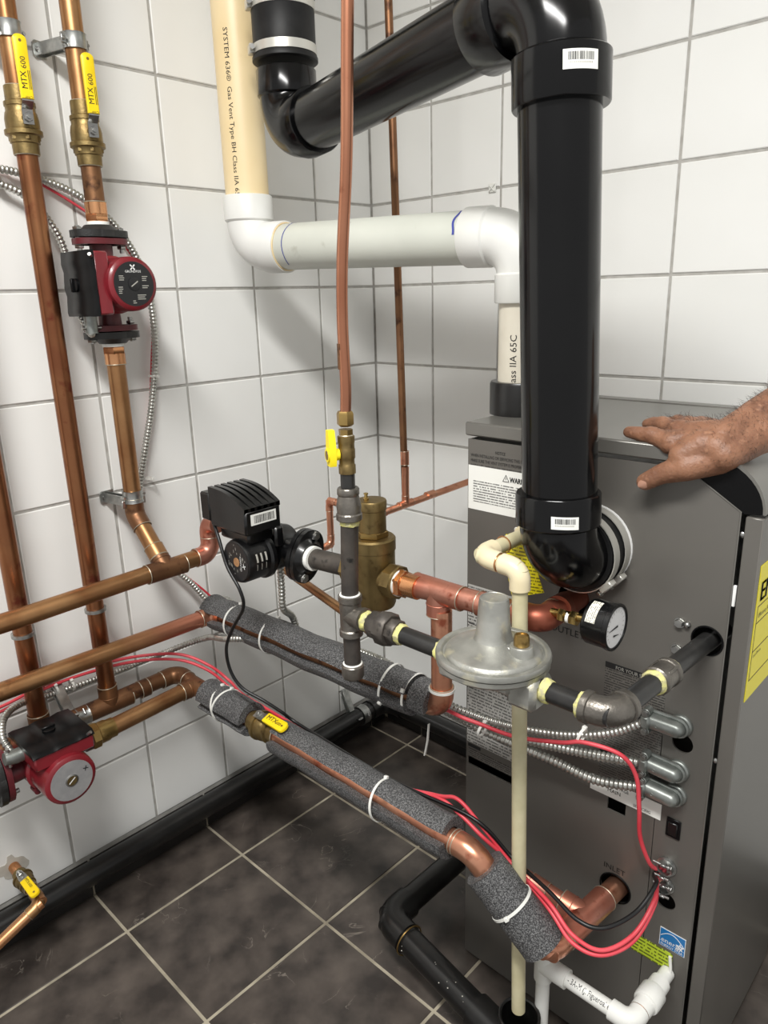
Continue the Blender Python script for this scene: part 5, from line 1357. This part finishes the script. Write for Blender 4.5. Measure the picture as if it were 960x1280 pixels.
# ------------------------------------------------------------------ black drain pipes
RD = .0262
t = thing('wall_drain_pipe', (.05, -.6, .07), 'black drain pipe running along the foot of both tiled walls', 'pipe')
dz_ = .091; dxx = .012 + RD + .004; dyy = -.012 - RD - .004
pipe_run(t, [V((dxx, ROOM_Y + .02, dz_)), V((dxx, dyy, dz_)), V((BXR + .3, dyy, dz_))], RD, 'abs_dull', 'abs_dull', R=.045, sock=.03, ring=None, fit=1.16)
q = at(440, 885, x=.0)
clamp('pipe_clamp', (0.0, -.185, .178), (dxx, -.150, dz_), (0, 1, 0), RD, 'galvanised clamp holding the black drain pipe near the corner')
ZD = .105
d_el = at(493, 1135, z=ZD); d_b = at(600, 1052, z=ZD); cup = V((vbot.x, YV + .004, .0))
t = thing('floor_drain_pipe', (d_el.x, d_el.y, ZD), 'dusty black drain pipe with elbow in front of the boiler base', 'pipe')
d_el = V((.632, -.662, ZD)); d_b = V((.640, -.060, ZD))
dc = V((cup.x - .012, cup.y, ZD - .02))
pipe_run(t, [d_b, d_el, dc], RD, 'abs_dull', 'abs_dull', R=.036, sock=.026, ring=None, fit=1.18)
MB().ring(d_el + (dc - d_el).normalized() * .064, dc - d_el, RD * 1.17, .0016, 26, 6).build('glue_ring', 'brass', t)
MB().tube([dc - (dc - d_el).normalized() * .085, dc - (dc - d_el).normalized() * .02], RD * 1.2, 24).build('coupling', 'abs_dull', t)
m = MB(); m.lathe([(.024, 0.0005), (RD * 1.22, .002), (RD * 1.22, .140), (RD * 1.32, .143), (RD * 1.32, .168), (RD * 1.24, .169), (RD * 1.14, .167), (RD * 1.14, .05), (.001, .05)], frame((cup.x, cup.y, 0), up), 32, cap=False); m.build('drain_cup', 'abs_dull', t)
rnd = random.Random(12); m = MB(); dd_ = (dc - d_el).normalized()
for k in range(13):
    a = rnd.uniform(.1, 1.7); h = rnd.uniform(.06, .26); M2 = frame(d_el, dd_, up); s_ = rnd.uniform(.0006, .0018); m.sphere((0, 0, 0), s_, (1, 1, .5), 6, 4, Matrix.Translation(M2 @ V((RD * 1.0 * math.cos(a), -RD * math.sin(a) * -1, h))))
tag(m.build('dust_speck', 'putty', t), kind='stuff')

# ------------------------------------------------------------------ white condensate line
t = thing('condensate_pipe', (1.0, -.655, .2), 'white plastic condensate pipe with printed lettering beside the drain cup', 'pipe')
yw = -.662
w0 = at(692, 1212, y=yw); w1 = at(796, 1275, y=yw)
zw = at(765, 1262, y=yw).z; w1 = at(792, 1275, z=zw); w0 = V((cup.x + .017, yw, zw)); w1 = V((w1.x, yw, zw))
RW = .0115
MB().tube([w0, w1], RW, 24).build('pipe', 'pvc_white', t)
m = MB().tube([w0 + up * .030, w0, w0 - up * .030], RW * 1.3, 22); m.tube([w0 - V((.002, 0, 0)), w0 + V((.044, 0, 0))], RW * 1.38, 22); m.build('tee', 'pvc_white', t)
MB().tube([w0 - up * .02, V((w0.x, w0.y, .11))], RW, 20).build('drop_pipe', 'pvc_white', t)
w2 = V((w1.x + .004, YB - .001, zw + .0))
P = elbow_path(w0, w1, w2, .018, .016); MB().tube(P, RW * 1.35, 22).build('elbow', 'pvc_white', t)
MB().tube([w1, w2], RW, 20).build('pipe', 'pvc_white', t)
uq = w1.lerp(w2, .46); du = (w2 - w1).normalized()
MB().lathe([(RW * 1.35, -.030), (RW * 1.4, -.012), (.0190, -.011), (.0200, -.008), (.0200, .016), (.0185, .018), (RW * 1.4, .019), (RW * 1.35, .040)], frame(uq, du), 26).build('union', 'pvc_white', t)
MB().ring(uq - du * .031, du, RW * 1.3, .0009, 22, 6).build('union_seal', 'copper_dark', t)
text_on_cyl('- 3A-M (J. Figueroal e', .0125, w0 + V((.048, 0, 0)), (1, 0, 0), V((0, -.62, .78)), RW + .0004, 'print_black', t, ang0=-.28 if False else .30, along=1, sx=.66)

# ------------------------------------------------------------------ wall valve bottom left
wv = at(17, 1083, x=0); we = at(52, 1128, z=wv.z - .012)
t = thing('wall_stub_pipe', wv, 'tan copper pipe with elbow leaving the wall near the floor', 'pipe')
wend = at(-60, 1225, x=we.x); wend2 = at(0, 1178, x=we.x)
pipe_run(t, [V((0, wv.y, wv.z)), we, wend2, wend2 + (wend2 - we) * 2.2], R_34, 'copper_orange', 'copper_aged', R=.018, sock=.012, skip=(2,))
ball_valve(V((0, wv.y, wv.z)).lerp(we, .42), we - V((0, wv.y, wv.z)), (.1, -.3, 1), R_34 * 1.05, 'small brass valve with stubby yellow lever at the wall near the floor', L=.055, hlen=.078, hw=.0098, text=False, lift=.004, bodymat='brass_cast')
vv = [o for o in bpy.data.objects if o.name.startswith('ball_valve') and 'stubby' in o.get('label', '')][0]
rnd = random.Random(2); pts = []
for k in range(22):
    a = 2 * PI * k / 22; rr = .020 + rnd.uniform(0, .012) + (.010 if .9 < a < 1.9 else 0); pts.append((rr * math.cos(a), rr * math.sin(a)))
t = tag(MB().prism(pts, 0, .0012, frame(V((0, wv.y, wv.z)), (1, 0, 0))).build('putty_patch', 'putty', None, loc=(0, wv.y, wv.z)), 'ragged grey putty patch round the pipe stub in the wall', 'patch')
axw = (we - V((0, wv.y, wv.z))).normalized(); outw = V((.1, -.3, 1)); outw = (outw - axw * outw.dot(axw)).normalized()
pw = root_loc(vv) + outw * (R_34 * 1.15 * 2.05 + .0084)
text_part('MTX', .008, pw + axw * .028, axw, outw.cross(axw), 'print_black', vv); text_part('600', .0075, pw + axw * .046, axw, outw.cross(axw), 'print_brown', vv)

# ------------------------------------------------------------------ flexible conduits
def conduit(pts, label, r=.0066, root=None, parts=True, pitch=.0074, name='flexible_conduit'):
    path = resample(spline([V(q) for q in pts], 12), .0012)
    ph = [2 * PI * i * .0012 / pitch for i in range(len(path))]
    t = thing(name, pts[0], label, 'conduit', 'flexible metal conduits')
    MB().tube(path, r, 10, hel=(.13, ph)).build('armour', 'conduit_metal', t, smooth=60)
    return t
def elbow_connector(root, q, tail):
    """die-cast 90 degree connector: lock ring on the panel, curved cover, two screws, saddle"""
    q, tail = V(q), V(tail); n = V((0, -1, 0)); d = (tail - q); d.y = 0; d.normalize(); s_ = d.cross(n)
    MB().lathe([(.0170, 0), (.0170, .004), (.0155, .006), (.013, .007)], frame(q, n), 28).build('lock_ring', 'die_cast', root)
    def stadium(hw, a0, a1, k=10):
        o_ = [(a1, -hw), (a1, hw)]
        for i_ in range(k + 1):
            a = PI / 2 + PI * i_ / k; o_.append((a0 + hw * math.cos(a), hw * math.sin(a)))
        return o_
    lay = [(.003, .0118, .041), (.017, .0118, .041), (.0235, .0100, .040), (.0275, .0062, .039)]
    vs_ = []; fs_ = []
    for (h, hw, a1) in lay: vs_ += [q + d * a + s_ * b_ + n * h for a, b_ in stadium(hw, .001, a1)]
    m_ = len(vs_) // 4
    for k in range(3): fs_ += [(k * m_ + i_, k * m_ + (i_ + 1) % m_, (k + 1) * m_ + (i_ + 1) % m_, (k + 1) * m_ + i_) for i_ in range(m_)]
    fs_ += [tuple(range(m_))[::-1], tuple(range(3 * m_, 4 * m_))]
    MB().add(vs_, fs_).build('body', 'die_cast', root, smooth=55)
    rim = [q + d * a + s_ * b_ + n * .0115 for a, b_ in stadium(.0138, .001, .040)[1:]] + [q + d * .040 - s_ * .0138 + n * .0115]
    MB().tube(rim, .0022, 8).build('strap', 'die_cast', root)
    MB().box((-.006, -.0105, -.010), (.008, .0105, .010), .003, Matrix(((d.x, s_.x, n.x, (q + d * .042 + n * .021).x), (d.y, s_.y, n.y, (q + d * .042 + n * .021).y), (d.z, s_.z, n.z, (q + d * .042 + n * .021).z), (0, 0, 0, 1)))).build('saddle', 'die_cast', root)
    for sg in (-1, 1):
        c_ = q + n * .020 + d * .043 + s_ * sg * .0150
        MB().lathe([(.0062, -.008), (.0062, .006), (.005, .007)], frame(c_, n), 14).build('ear', 'die_cast', root)
        bolt_head(MB(), c_ + n * .009, n, .0044, .003).build('screw', 'steel', root)
    MB().ring(q + n * .0275 + d * .026, n, .0022, .0005, 14, 6).build('inspection_rim', 'die_cast', root)
k1, k2, k3 = face(852, 906), face(848, 962), face(845, 992)
def cpath(l): return [at(a, b_, **kw) for (a, b_, kw) in l]
XW = .024
YK = YB - .021
# first: from the left wall past the upright pump, behind the insulation, to the top connector
wall_part = [V((XW, -1.9, 1.60)), V((XW, -1.4, 1.58))] + cpath([(-40, 207, dict(x=XW)), (0, 211, dict(x=XW)), (45, 222, dict(x=XW)), (95, 243, dict(x=XW)), (140, 278, dict(x=XW)), (172, 325, dict(x=XW)), (188, 375, dict(x=XW)), (194, 440, dict(x=XW)), (189, 510, dict(x=XW)), (180, 570, dict(x=XW)), (175, 605, dict(x=XW)), (176, 640, dict(x=XW)), (195, 690, dict(x=XW)), (238, 728, dict(x=.04)), (262, 752, dict(x=.07))])
bp_ = [V((.20, -.640, .645)), V((.40, -.632, .648)), V((.60, -.630, .664))]
t = conduit(wall_part + [V((.115, -.640, .655))] + bp_ + cpath([(545, 872, dict(y=-.622)), (590, 893, dict(y=-.61)), (640, 908, dict(y=-.59)), (700, 918, dict(y=-.58)), (760, 917, dict(y=-.572))]) + [k1 + V((-.040, -.021, .000))], 'long flexible metal conduit passing the upright pump to the topmost boiler connector')
elbow_connector(t, k1, k1 + V((-.05, 0, -.001)))
t = conduit([V((.45, -.640, .645)), V((.60, -.636, .648))] + cpath([(545, 880, dict(y=-.622)), (600, 905, dict(y=-.600)), (660, 925, dict(y=-.580)), (735, 942, dict(y=-.57))]) + [k2 + V((-.040, -.021, .002))], 'flexible metal conduit ending at the middle boiler connector', r=.0074)
elbow_connector(t, k2, k2 + V((-.05, 0, .002)))
t = conduit([V((.50, -.640, .625)), V((.62, -.630, .625))] + cpath([(560, 890, dict(y=-.605)), (620, 920, dict(y=-.590)), (690, 950, dict(y=-.575)), (745, 975, dict(y=-.57))]) + [k3 + V((-.040, -.021, .002))], 'flexible metal conduit ending at the lowest boiler connector', r=.0074)
elbow_connector(t, k3, k3 + V((-.05, 0, .002)))
# second wall conduit to the upright pump box
t = conduit([V((XW, -1.9, 1.58)), V((XW, -1.4, 1.56))] + cpath([(-40, 214, dict(x=XW)), (0, 230, dict(x=XW)), (30, 244, dict(x=.03)), (60, 275, dict(x=.035)), (80, 312, dict(x=.040))]) + [V((.065, -.872, 1.33)), V((.10, -.872, 1.275)), V((.115, -.870, 1.262)), V((.112, -.868, 1.285))], 'flexible metal conduit curling behind the upright pump box')
MB().tube([V((.112, -.868, 1.262)), V((.112, -.868, 1.293))], .0115, 16).build('connector', 'die_cast', t)
m = MB(); m.cyl(V((.112, -.886, 1.272)), V((.112, -.85, 1.272)), .004, 10); m.build('screw', 'steel', t)
# horizontal pump feed
pb_ = V((tx.x + .034, PY - .060, ZM - .010 + .050))
t = conduit([V((.36, -.655, .640)), V((.24, -.72, .625))] + cpath([(255, 798, dict(x=.10)), (190, 822, dict(x=.03)), (130, 845, dict(x=.028)), (70, 866, dict(x=.028)), (25, 880, dict(x=.06)), (5, 898, dict(x=.10))]) + [at(3, 922, x=.14), at(14, 940, x=.165), pb_ + V((0, -.012, 0))], 'flexible metal conduit looping down to the horizontal pump box')
MB().tube([pb_ + V((0, -.022, .003)), pb_ + V((0, -.002, 0)), pb_ + V((0, .010, 0))], [.0115, .0135, .0135], 16).build('connector', 'die_cast', t)
m = MB(); m.cyl(pb_ + V((.0, -.014, -.016)), pb_ + V((0, -.014, .020)), .0035, 10); m.build('screw', 'steel', t)
# drop from the black pump
conduit([pc3 + V((-.010, .012, -.042)), at(352, 735, y=-.69), at(354, 760, y=-.688), V((.372, -.650, .690)), V((.376, -.640, .650)), V((.40, -.636, .620))], 'short upright conduit dropping from the black pump to the foam sleeve')

# ------------------------------------------------------------------ wires
def wire(pts, r, matn, label, cat='cable', n=10, group=None):
    return tag(MB().tube(spline([V(q) for q in pts], n), r, 10).build('cable', matn, None, smooth=60, loc=pts[0]), label, cat, group)
wire([V((.012, -1.9, 1.59)), V((.012, -1.4, 1.57))] + cpath([(-30, 205, dict(x=.012)), (10, 214, dict(x=.012)), (47, 228, dict(x=.014)), (105, 263, dict(x=.014)), (150, 300, dict(x=.014)), (182, 350, dict(x=.013)), (192, 395, dict(x=.012)), (190, 440, dict(x=.010)), (186, 540, dict(x=.010)), (176, 610, dict(x=.010)), (178, 650, dict(x=.012)), (210, 700, dict(x=.014)), (255, 738, dict(x=.03)), (285, 765, dict(x=.06))]), .0026, 'wire_red', 'thin red control cable following the wall conduit past the upright pump')
def along_foam(y, z, x0=.22, x1=.86): return [V((x0 + (x1 - x0) * k / 4, y, z)) for k in range(5)]
cn_ = face(832, 1086)
for j, (dy_, dz2) in enumerate(((0, 0), (.006, -.006))):
    l = [V((.03, -1.9, .56)), V((.03, -1.5, .56))] + cpath([(-40, 896 + 8 * j, dict(x=.05)), (0, 884 + 6 * j, dict(x=.04)), (60, 854 + 5 * j, dict(x=.032)), (120, 832 + 6 * j, dict(x=.03)), (175, 820 + 6 * j, dict(x=.05)), (225, 818 + 7 * j, dict(x=.10)), (262, 832 + 7 * j, dict(x=.15)), (288, 852 + 8 * j, dict(x=.19))])
    l += [V((.27, YT + .046, sz + .004)), V((.45, YT + .049, sz - .002)), V((.68, YT + .048, sz - .006 + dz2))]
    l += [at(545, 994, y=-.70), at(572, 999 + 12 * j, y=-.695), at(600, 1030 + 12 * j, y=-.692)] if j == 0 else [at(545, 996, y=-.702), at(575, 1018, y=-.700), at(603, 1046, y=-.698)]
    l += [at(640, 1080, y=-.68), at(686, 1128 + 8 * j, y=-.705), at(715, 1168 + 10 * j, y=-.715), at(752, 1188 + 6 * j - 0, y=-.70), at(792, 1168 + 8 * j, y=-.65), at(818, 1125 + 6 * j, y=-.60), cn_ + V((-.004, -.018, -.012)), cn_ + V((.0, .0, 0))]
    wire(l, .0033, 'wire_red', ('red cable arching over the foam, upper of the pair looping into the boiler', 'red cable under its twin, hanging lower in the loop below the inlet')[j])
# third red wire: with the conduit, then down the boiler side
l = [V((.40, -.640, .640)), V((.60, -.640, .645))] + cpath([(560, 888, dict(y=-.640)), (600, 905, dict(y=-.625)), (645, 921, dict(y=-.615)), (700, 928, dict(y=-.61)), (730, 928, dict(y=-.60)), (775, 943, dict(y=-.585)), (795, 970, dict(y=-.575)), (799, 1010, dict(y=-.575)), (800, 1045, dict(y=-.57)), (810, 1075, dict(y=-.565))]) + [cn_ + V((-.012, -.012, .002)), cn_ + V((-.004, 0, .002))]
wire(l, .0034, 'wire_red', 'red cable tied to the conduit then hanging down the boiler side panel')
# black flex from the plug box
l = [V((xx0 - .012, yy0 + .012, bz0 + .008))] + cpath([(273, 672, dict(y=-.79)), (284, 708, dict(y=-.795)), (300, 738, dict(y=-.795)), (304, 760, dict(y=-.79)), (291, 785, dict(y=-.79)), (283, 810, dict(y=-.79)), (288, 838, dict(y=-.785)), (303, 860, dict(y=-.775)), (330, 876, dict(y=-.755)), (352, 890, dict(y=-.735))]) + [V((.46, YT + .046, sz + .010)), V((.70, YT + .046, sz + .004)), at(590, 1022, y=-.698), at(640, 1072, y=-.675), at(688, 1116, y=-.70), at(722, 1150, y=-.715), at(755, 1160, y=-.70), at(795, 1140, y=-.65), at(820, 1105, y=-.60), cn_ + V((-.010, -.018, -.006)), cn_ + V((-.006, 0, 0))]
wire(l, .0033, 'wire_black', 'black power flex from the black pump down to the boiler connector')
# cable connectors on the side panel
for (q, lab, s_) in ((face(834, 1082), 'steel cable clamp connector where the red cables enter the boiler', 1.0), (face(834, 1106), 'small empty steel cable connector under the red cables', .8)):
    t = thing('cable_connector', q, lab, 'connector')
    MB().lathe([(.0155 * s_, 0), (.0155 * s_, .003), (.012 * s_, .004), (.012 * s_, .012), (.0095 * s_, .012), (.0095 * s_, .002)], frame(q, (0, -1, 0)), 24).build('body', 'galvanised', t)
    m = MB().box(q + V((-.004, -.020, -.014 * s_)), q + V((.004, -.011, -.009 * s_)), .001); m.box(q + V((-.004, -.020, .009 * s_)), q + V((.004, -.011, .014 * s_)), .001); m.build('saddle', 'galvanised', t)
    m = MB(); m.cyl(q + V((-.016, -.016, .011 * s_)), q + V((.010, -.016, .011 * s_)), .0022, 10); m.cyl(q + V((-.012, -.016, -.011 * s_)), q + V((.010, -.016, -.011 * s_)), .0022, 10); bolt_head(m, q + V((.010, -.016, .011 * s_)), (1, 0, 0), .004, .003); m.build('screw', 'steel', t)

# ------------------------------------------------------------------ zip ties
Gz = 'white zip ties on the pipes'
fI = lambda px_, y=YI: at(px_[0], px_[1], y=y)
def on_ret(x): return i_end.lerp(el_up, (x - i_end.x) / (el_up.x - i_end.x)) + V((0, .004, .002))
x1_ = at(296, 790, y=YI).x; x2_ = at(337, 790, y=YI).x; x3_ = at(487, 855, y=-.675).x; x4_ = at(518, 880, y=-.672).x
zip_tie(on_ret(x1_), (1, 0, .05), .0375, 'zip tie on the return sleeve beside the hanging black flex', (0, .3, 1))
zip_tie(on_ret(x2_), (1, .05, 0), .0375, 'zip tie on the return sleeve under the black pump motor', (0, .5, 1))
zip_tie(on_ret(x3_), (1, .1, -.1), .0378, 'zip tie on the return sleeve beyond the capped drip leg', (-.1, -.9, -.6))
zip_tie(on_ret(x4_), (1, 0, 0), .036, 'zip tie at the end of the return sleeve by the copper elbow', (0, -.8, .5), tail=None)
q = at(536, 905, y=-.675); q2_ = at(531, 944, y=-.675)
tl = tag(MB().sweep([q, q.lerp(q2_, .5) + V((.002, 0, 0)), q2_], [(-.0006, -.0022), (.0006, -.0022), (.0006, .0022), (-.0006, .0022)], (1, 0, 0)).build('zip_tie', 'nylon', None, loc=q), 'loose zip tie tail hanging below the copper elbow', 'zip tie', Gz)
zq = V((.255, YT + .002, sz))
zip_tie(zq, (1, .2, .25), .0372, 'zip tie on the short foam sleeve, slanting one of the pair', (-.2, .2, 1))
zip_tie(zq + V((.012, 0, 0)), (1, -.1, -.12), .0372, 'zip tie on the short foam sleeve, upright one of the pair', (.2, .3, 1))
zip_tie(V((at(478, 985, y=-.757).x, -.757, sz - .001)), (1, .1, .1), .0355, 'zip tie midway along the sleeve past the lever valve', (0, .45, 1))
qz = sk + dS * .095
zip_tie(qz, dS, .036, 'zip tie round the steep foam sleeve above the inlet', (.3, -.9, .2))
zip_tie(V((ot.x, ot.y, at(557, 863, y=ot.y).z)), (0, .05, 1), R_CU * 1.2, 'zip tie round the upright copper leg beside the regulator', (-.5, .8, 0))
for (px_, py_, yy, lab) in ((603, 912, -.618, 'small zip tie holding red cable to conduit beside the relief pipe'), (727, 920, -.59, 'small zip tie holding red cable to conduit under the iron elbow')):
    zip_tie(at(px_, py_, y=yy), (1, 0, -.2), .0125, lab, (0, .2, 1))
for (px_, py_, lab) in ((178, 598, 'small zip tie on the wall conduit above the riser clamp'), (184, 470, 'small zip tie on the wall conduit beside the tan riser')):
    zip_tie(at(px_ + 8, py_, x=.020), (0, .1, 1), .0100, lab, (1, .2, 0))
zip_tie(at(70, 862, x=.028), (0, 1, .1), .0120, 'zip tie holding red cables to the conduit over the lower manifold', (.4, 0, 1))
zip_tie(at(90, 856, x=.028), (0, 1, .1), .0120, 'zip tie on red cables near the plain brown riser', (.4, 0, 1))

# ------------------------------------------------------------------ person: hand and forearm on the lid
def capsule(m, a, b, ra, rb, seg=16):
    a, b = V(a), V(b); d = (b - a); L = d.length; pr = []
    for k in range(7): t_ = PI / 2 * k / 6; pr.append((max(1e-4, ra * math.sin(t_)), -ra * math.cos(t_)))
    for k in range(1, 7): t_ = PI / 2 * k / 6; pr.append((max(1e-4, rb * math.cos(t_)), L + rb * math.sin(t_)))
    m.lathe(pr, frame(a, d), seg)
HZ = 1.112
hp = lambda px_, py_, d: CAM + ray(px_, py_) * d
m = MB()
wr = hp(912, 553, .942)
pts = {
 'index': [hp(840, 553, .980), hp(815, 545, 1.000), hp(799, 542, 1.012), hp(786, 540, 1.022)],
 'middle': [hp(848, 538, .994), hp(829, 531, 1.018), hp(818, 529, 1.032), hp(809, 530, 1.042)],
 'ring': [hp(862, 533, 1.008), hp(848, 528, 1.040), hp(839, 528, 1.056), hp(832, 529, 1.066)],
 'little': [hp(876, 531, 1.026), hp(860, 528, 1.060), hp(851, 528, 1.072), hp(843, 529, 1.080)]}
rad = {'index': (.0155, .0122, .0106, .0084), 'middle': (.0135, .0110, .0098, .0080), 'ring': (.0128, .0104, .0092, .0076), 'little': (.0115, .0092, .0080, .0066)}
for f_, pp in pts.items():
    for k in range(3): capsule(m, pp[k], pp[k + 1], rad[f_][k], rad[f_][k + 1])
    capsule(m, pp[1] - (pp[2] - pp[0]).normalized() * .002 + V((0, 0, .0012)), pp[1] + (pp[2] - pp[0]).normalized() * .002 + V((0, 0, .0012)), rad[f_][1] * 1.03, rad[f_][1] * 1.03)
    for s_ in (0.0, .3, .6): capsule(m, wr.lerp(pp[0], s_) + V((0, .008, .002)) * (1 - s_), pp[0], .0205 - .006 * s_, rad[f_][0] * 1.14)
th = [hp(898, 572, .945), hp(858, 584, .955), hp(828, 592, .975), hp(807, 602, .990)]
for k in range(3): capsule(m, th[k], th[k + 1], (.0225, .0190, .0142)[k], (.0190, .0142, .0124)[k])
capsule(m, hp(878, 556, .950), hp(852, 570, .958), .0215, .0170)
capsule(m, hp(896, 560, .940), hp(868, 562, .956), .0230, .0190)
capsule(m, hp(892, 545, .958), hp(866, 543, .976), .0220, .0185)
fa_dir = (hp(1000, 502, .975) - wr).normalized()
el_ = wr + fa_dir * .26 + V((.02, -.02, .02))
wlo = CU * -.012 - CF * .004; whi = CU * .010 + CF * .006
for off_ in (wlo, whi):
    capsule(m, wr - fa_dir * .012 + off_ * .9, wr + fa_dir * .05 + off_, .0225, .0260); capsule(m, wr + fa_dir * .05 + off_, wr + fa_dir * .15 + off_ * .5, .0260, .038)
capsule(m, wr + fa_dir * .15, el_, .040, .043)
me = bpy.data.meshes.new('tmp'); me.from_pydata([tuple(q) for q in m.v], [], m.f); tmp = bpy.data.objects.new('tmp', me); col.objects.link(tmp)
rm = tmp.modifiers.new('r', 'REMESH'); rm.mode = 'VOXEL'; rm.voxel_size = .0024
sm = tmp.modifiers.new('s', 'SMOOTH'); sm.factor = .55; sm.iterations = 7
dg_ = bpy.context.evaluated_depsgraph_get(); hm_ = bpy.data.meshes.new_from_object(tmp.evaluated_get(dg_))
bpy.data.objects.remove(tmp)
pr_ = thing('person', wr, 'bare right hand and hairy forearm resting on the boiler lid', 'person')
hm_.name = 'body'
for v in hm_.vertices: v.co -= wr
for p_ in hm_.polygons: p_.use_smooth = True
hm_.materials.clear(); hm_.materials.append(M_['skin'])
hb = bpy.data.objects.new('body', hm_); col.objects.link(hb); hb.parent = pr_
# nails
def nail(c, tip_dir, nrm, L, W, name='fingernail'):
    c, x, n_ = V(c), V(tip_dir).normalized(), V(nrm); n_ = (n_ - x * n_.dot(x)).normalized(); y = n_.cross(x); vs_ = []; fs_ = []
    for i in range(7):
        u_ = -1 + 2 * i / 6
        for j in range(7):
            v_ = -1 + 2 * j / 6; wx = L * u_; wy = W * v_ * math.sqrt(max(.12, 1 - .8 * max(0, abs(u_) - .4) ** 2 / .36)); vs_.append(c + x * wx + y * wy + n_ * (-.35 * W * v_ * v_ - .0006 * u_ * u_ + .0002))
    for i in range(6):
        for j in range(6): fs_.append((i * 7 + j, (i + 1) * 7 + j, (i + 1) * 7 + j + 1, i * 7 + j + 1))
    MB().add(vs_, fs_).build(name, 'nail', pr_)
from mathutils.bvhtree import BVHTree
bv = BVHTree.FromPolygons([v.co + wr for v in hm_.vertices], [tuple(p_.vertices) for p_ in hm_.polygons])
def on_skin(px_, py_):
    r_ = bv.ray_cast(CAM, ray(px_, py_).normalized()); return r_[0], r_[1]
nc, nn = on_skin(805, 605)
tdir = (th[3] - th[2]).normalized()
if nc is not None: nail(nc + nn * .0003, tdir, nn, .0088, .0062, 'thumbnail')
# arm hair
rnd = random.Random(21); hv = [(v.co + wr, v.normal.copy()) for v in hm_.vertices]; m = MB(); made = 0
for _ in range(9000):
    co, no = rnd.choice(hv)
    al = (co - wr).dot(fa_dir)
    if al < -.05 or al > .17: continue
    if no.dot(CAM - co) < -.12 or no.z < -.35: continue
    if al < 0 and rnd.random() < .6: continue
    L_ = rnd.uniform(.006, .013) * (1.0 if al > 0 else .6)
    d_ = (-fa_dir * rnd.uniform(.3, 1.0) + no * rnd.uniform(.25, .55) + V((rnd.uniform(-.4, .4), rnd.uniform(-.4, .4), rnd.uniform(-.3, .5)))).normalized()
    p0 = co - no * .0005; p1 = co + d_ * L_ * .5 + no * .0008; p2 = co + d_ * L_
    m.tube([p0, p1, p2], [.00016, .00012, .00004], 3, cap=False); made += 1
    if made >= 1100: break
tag(m.build('hair', 'arm_hair', pr_, smooth=0), kind='stuff')
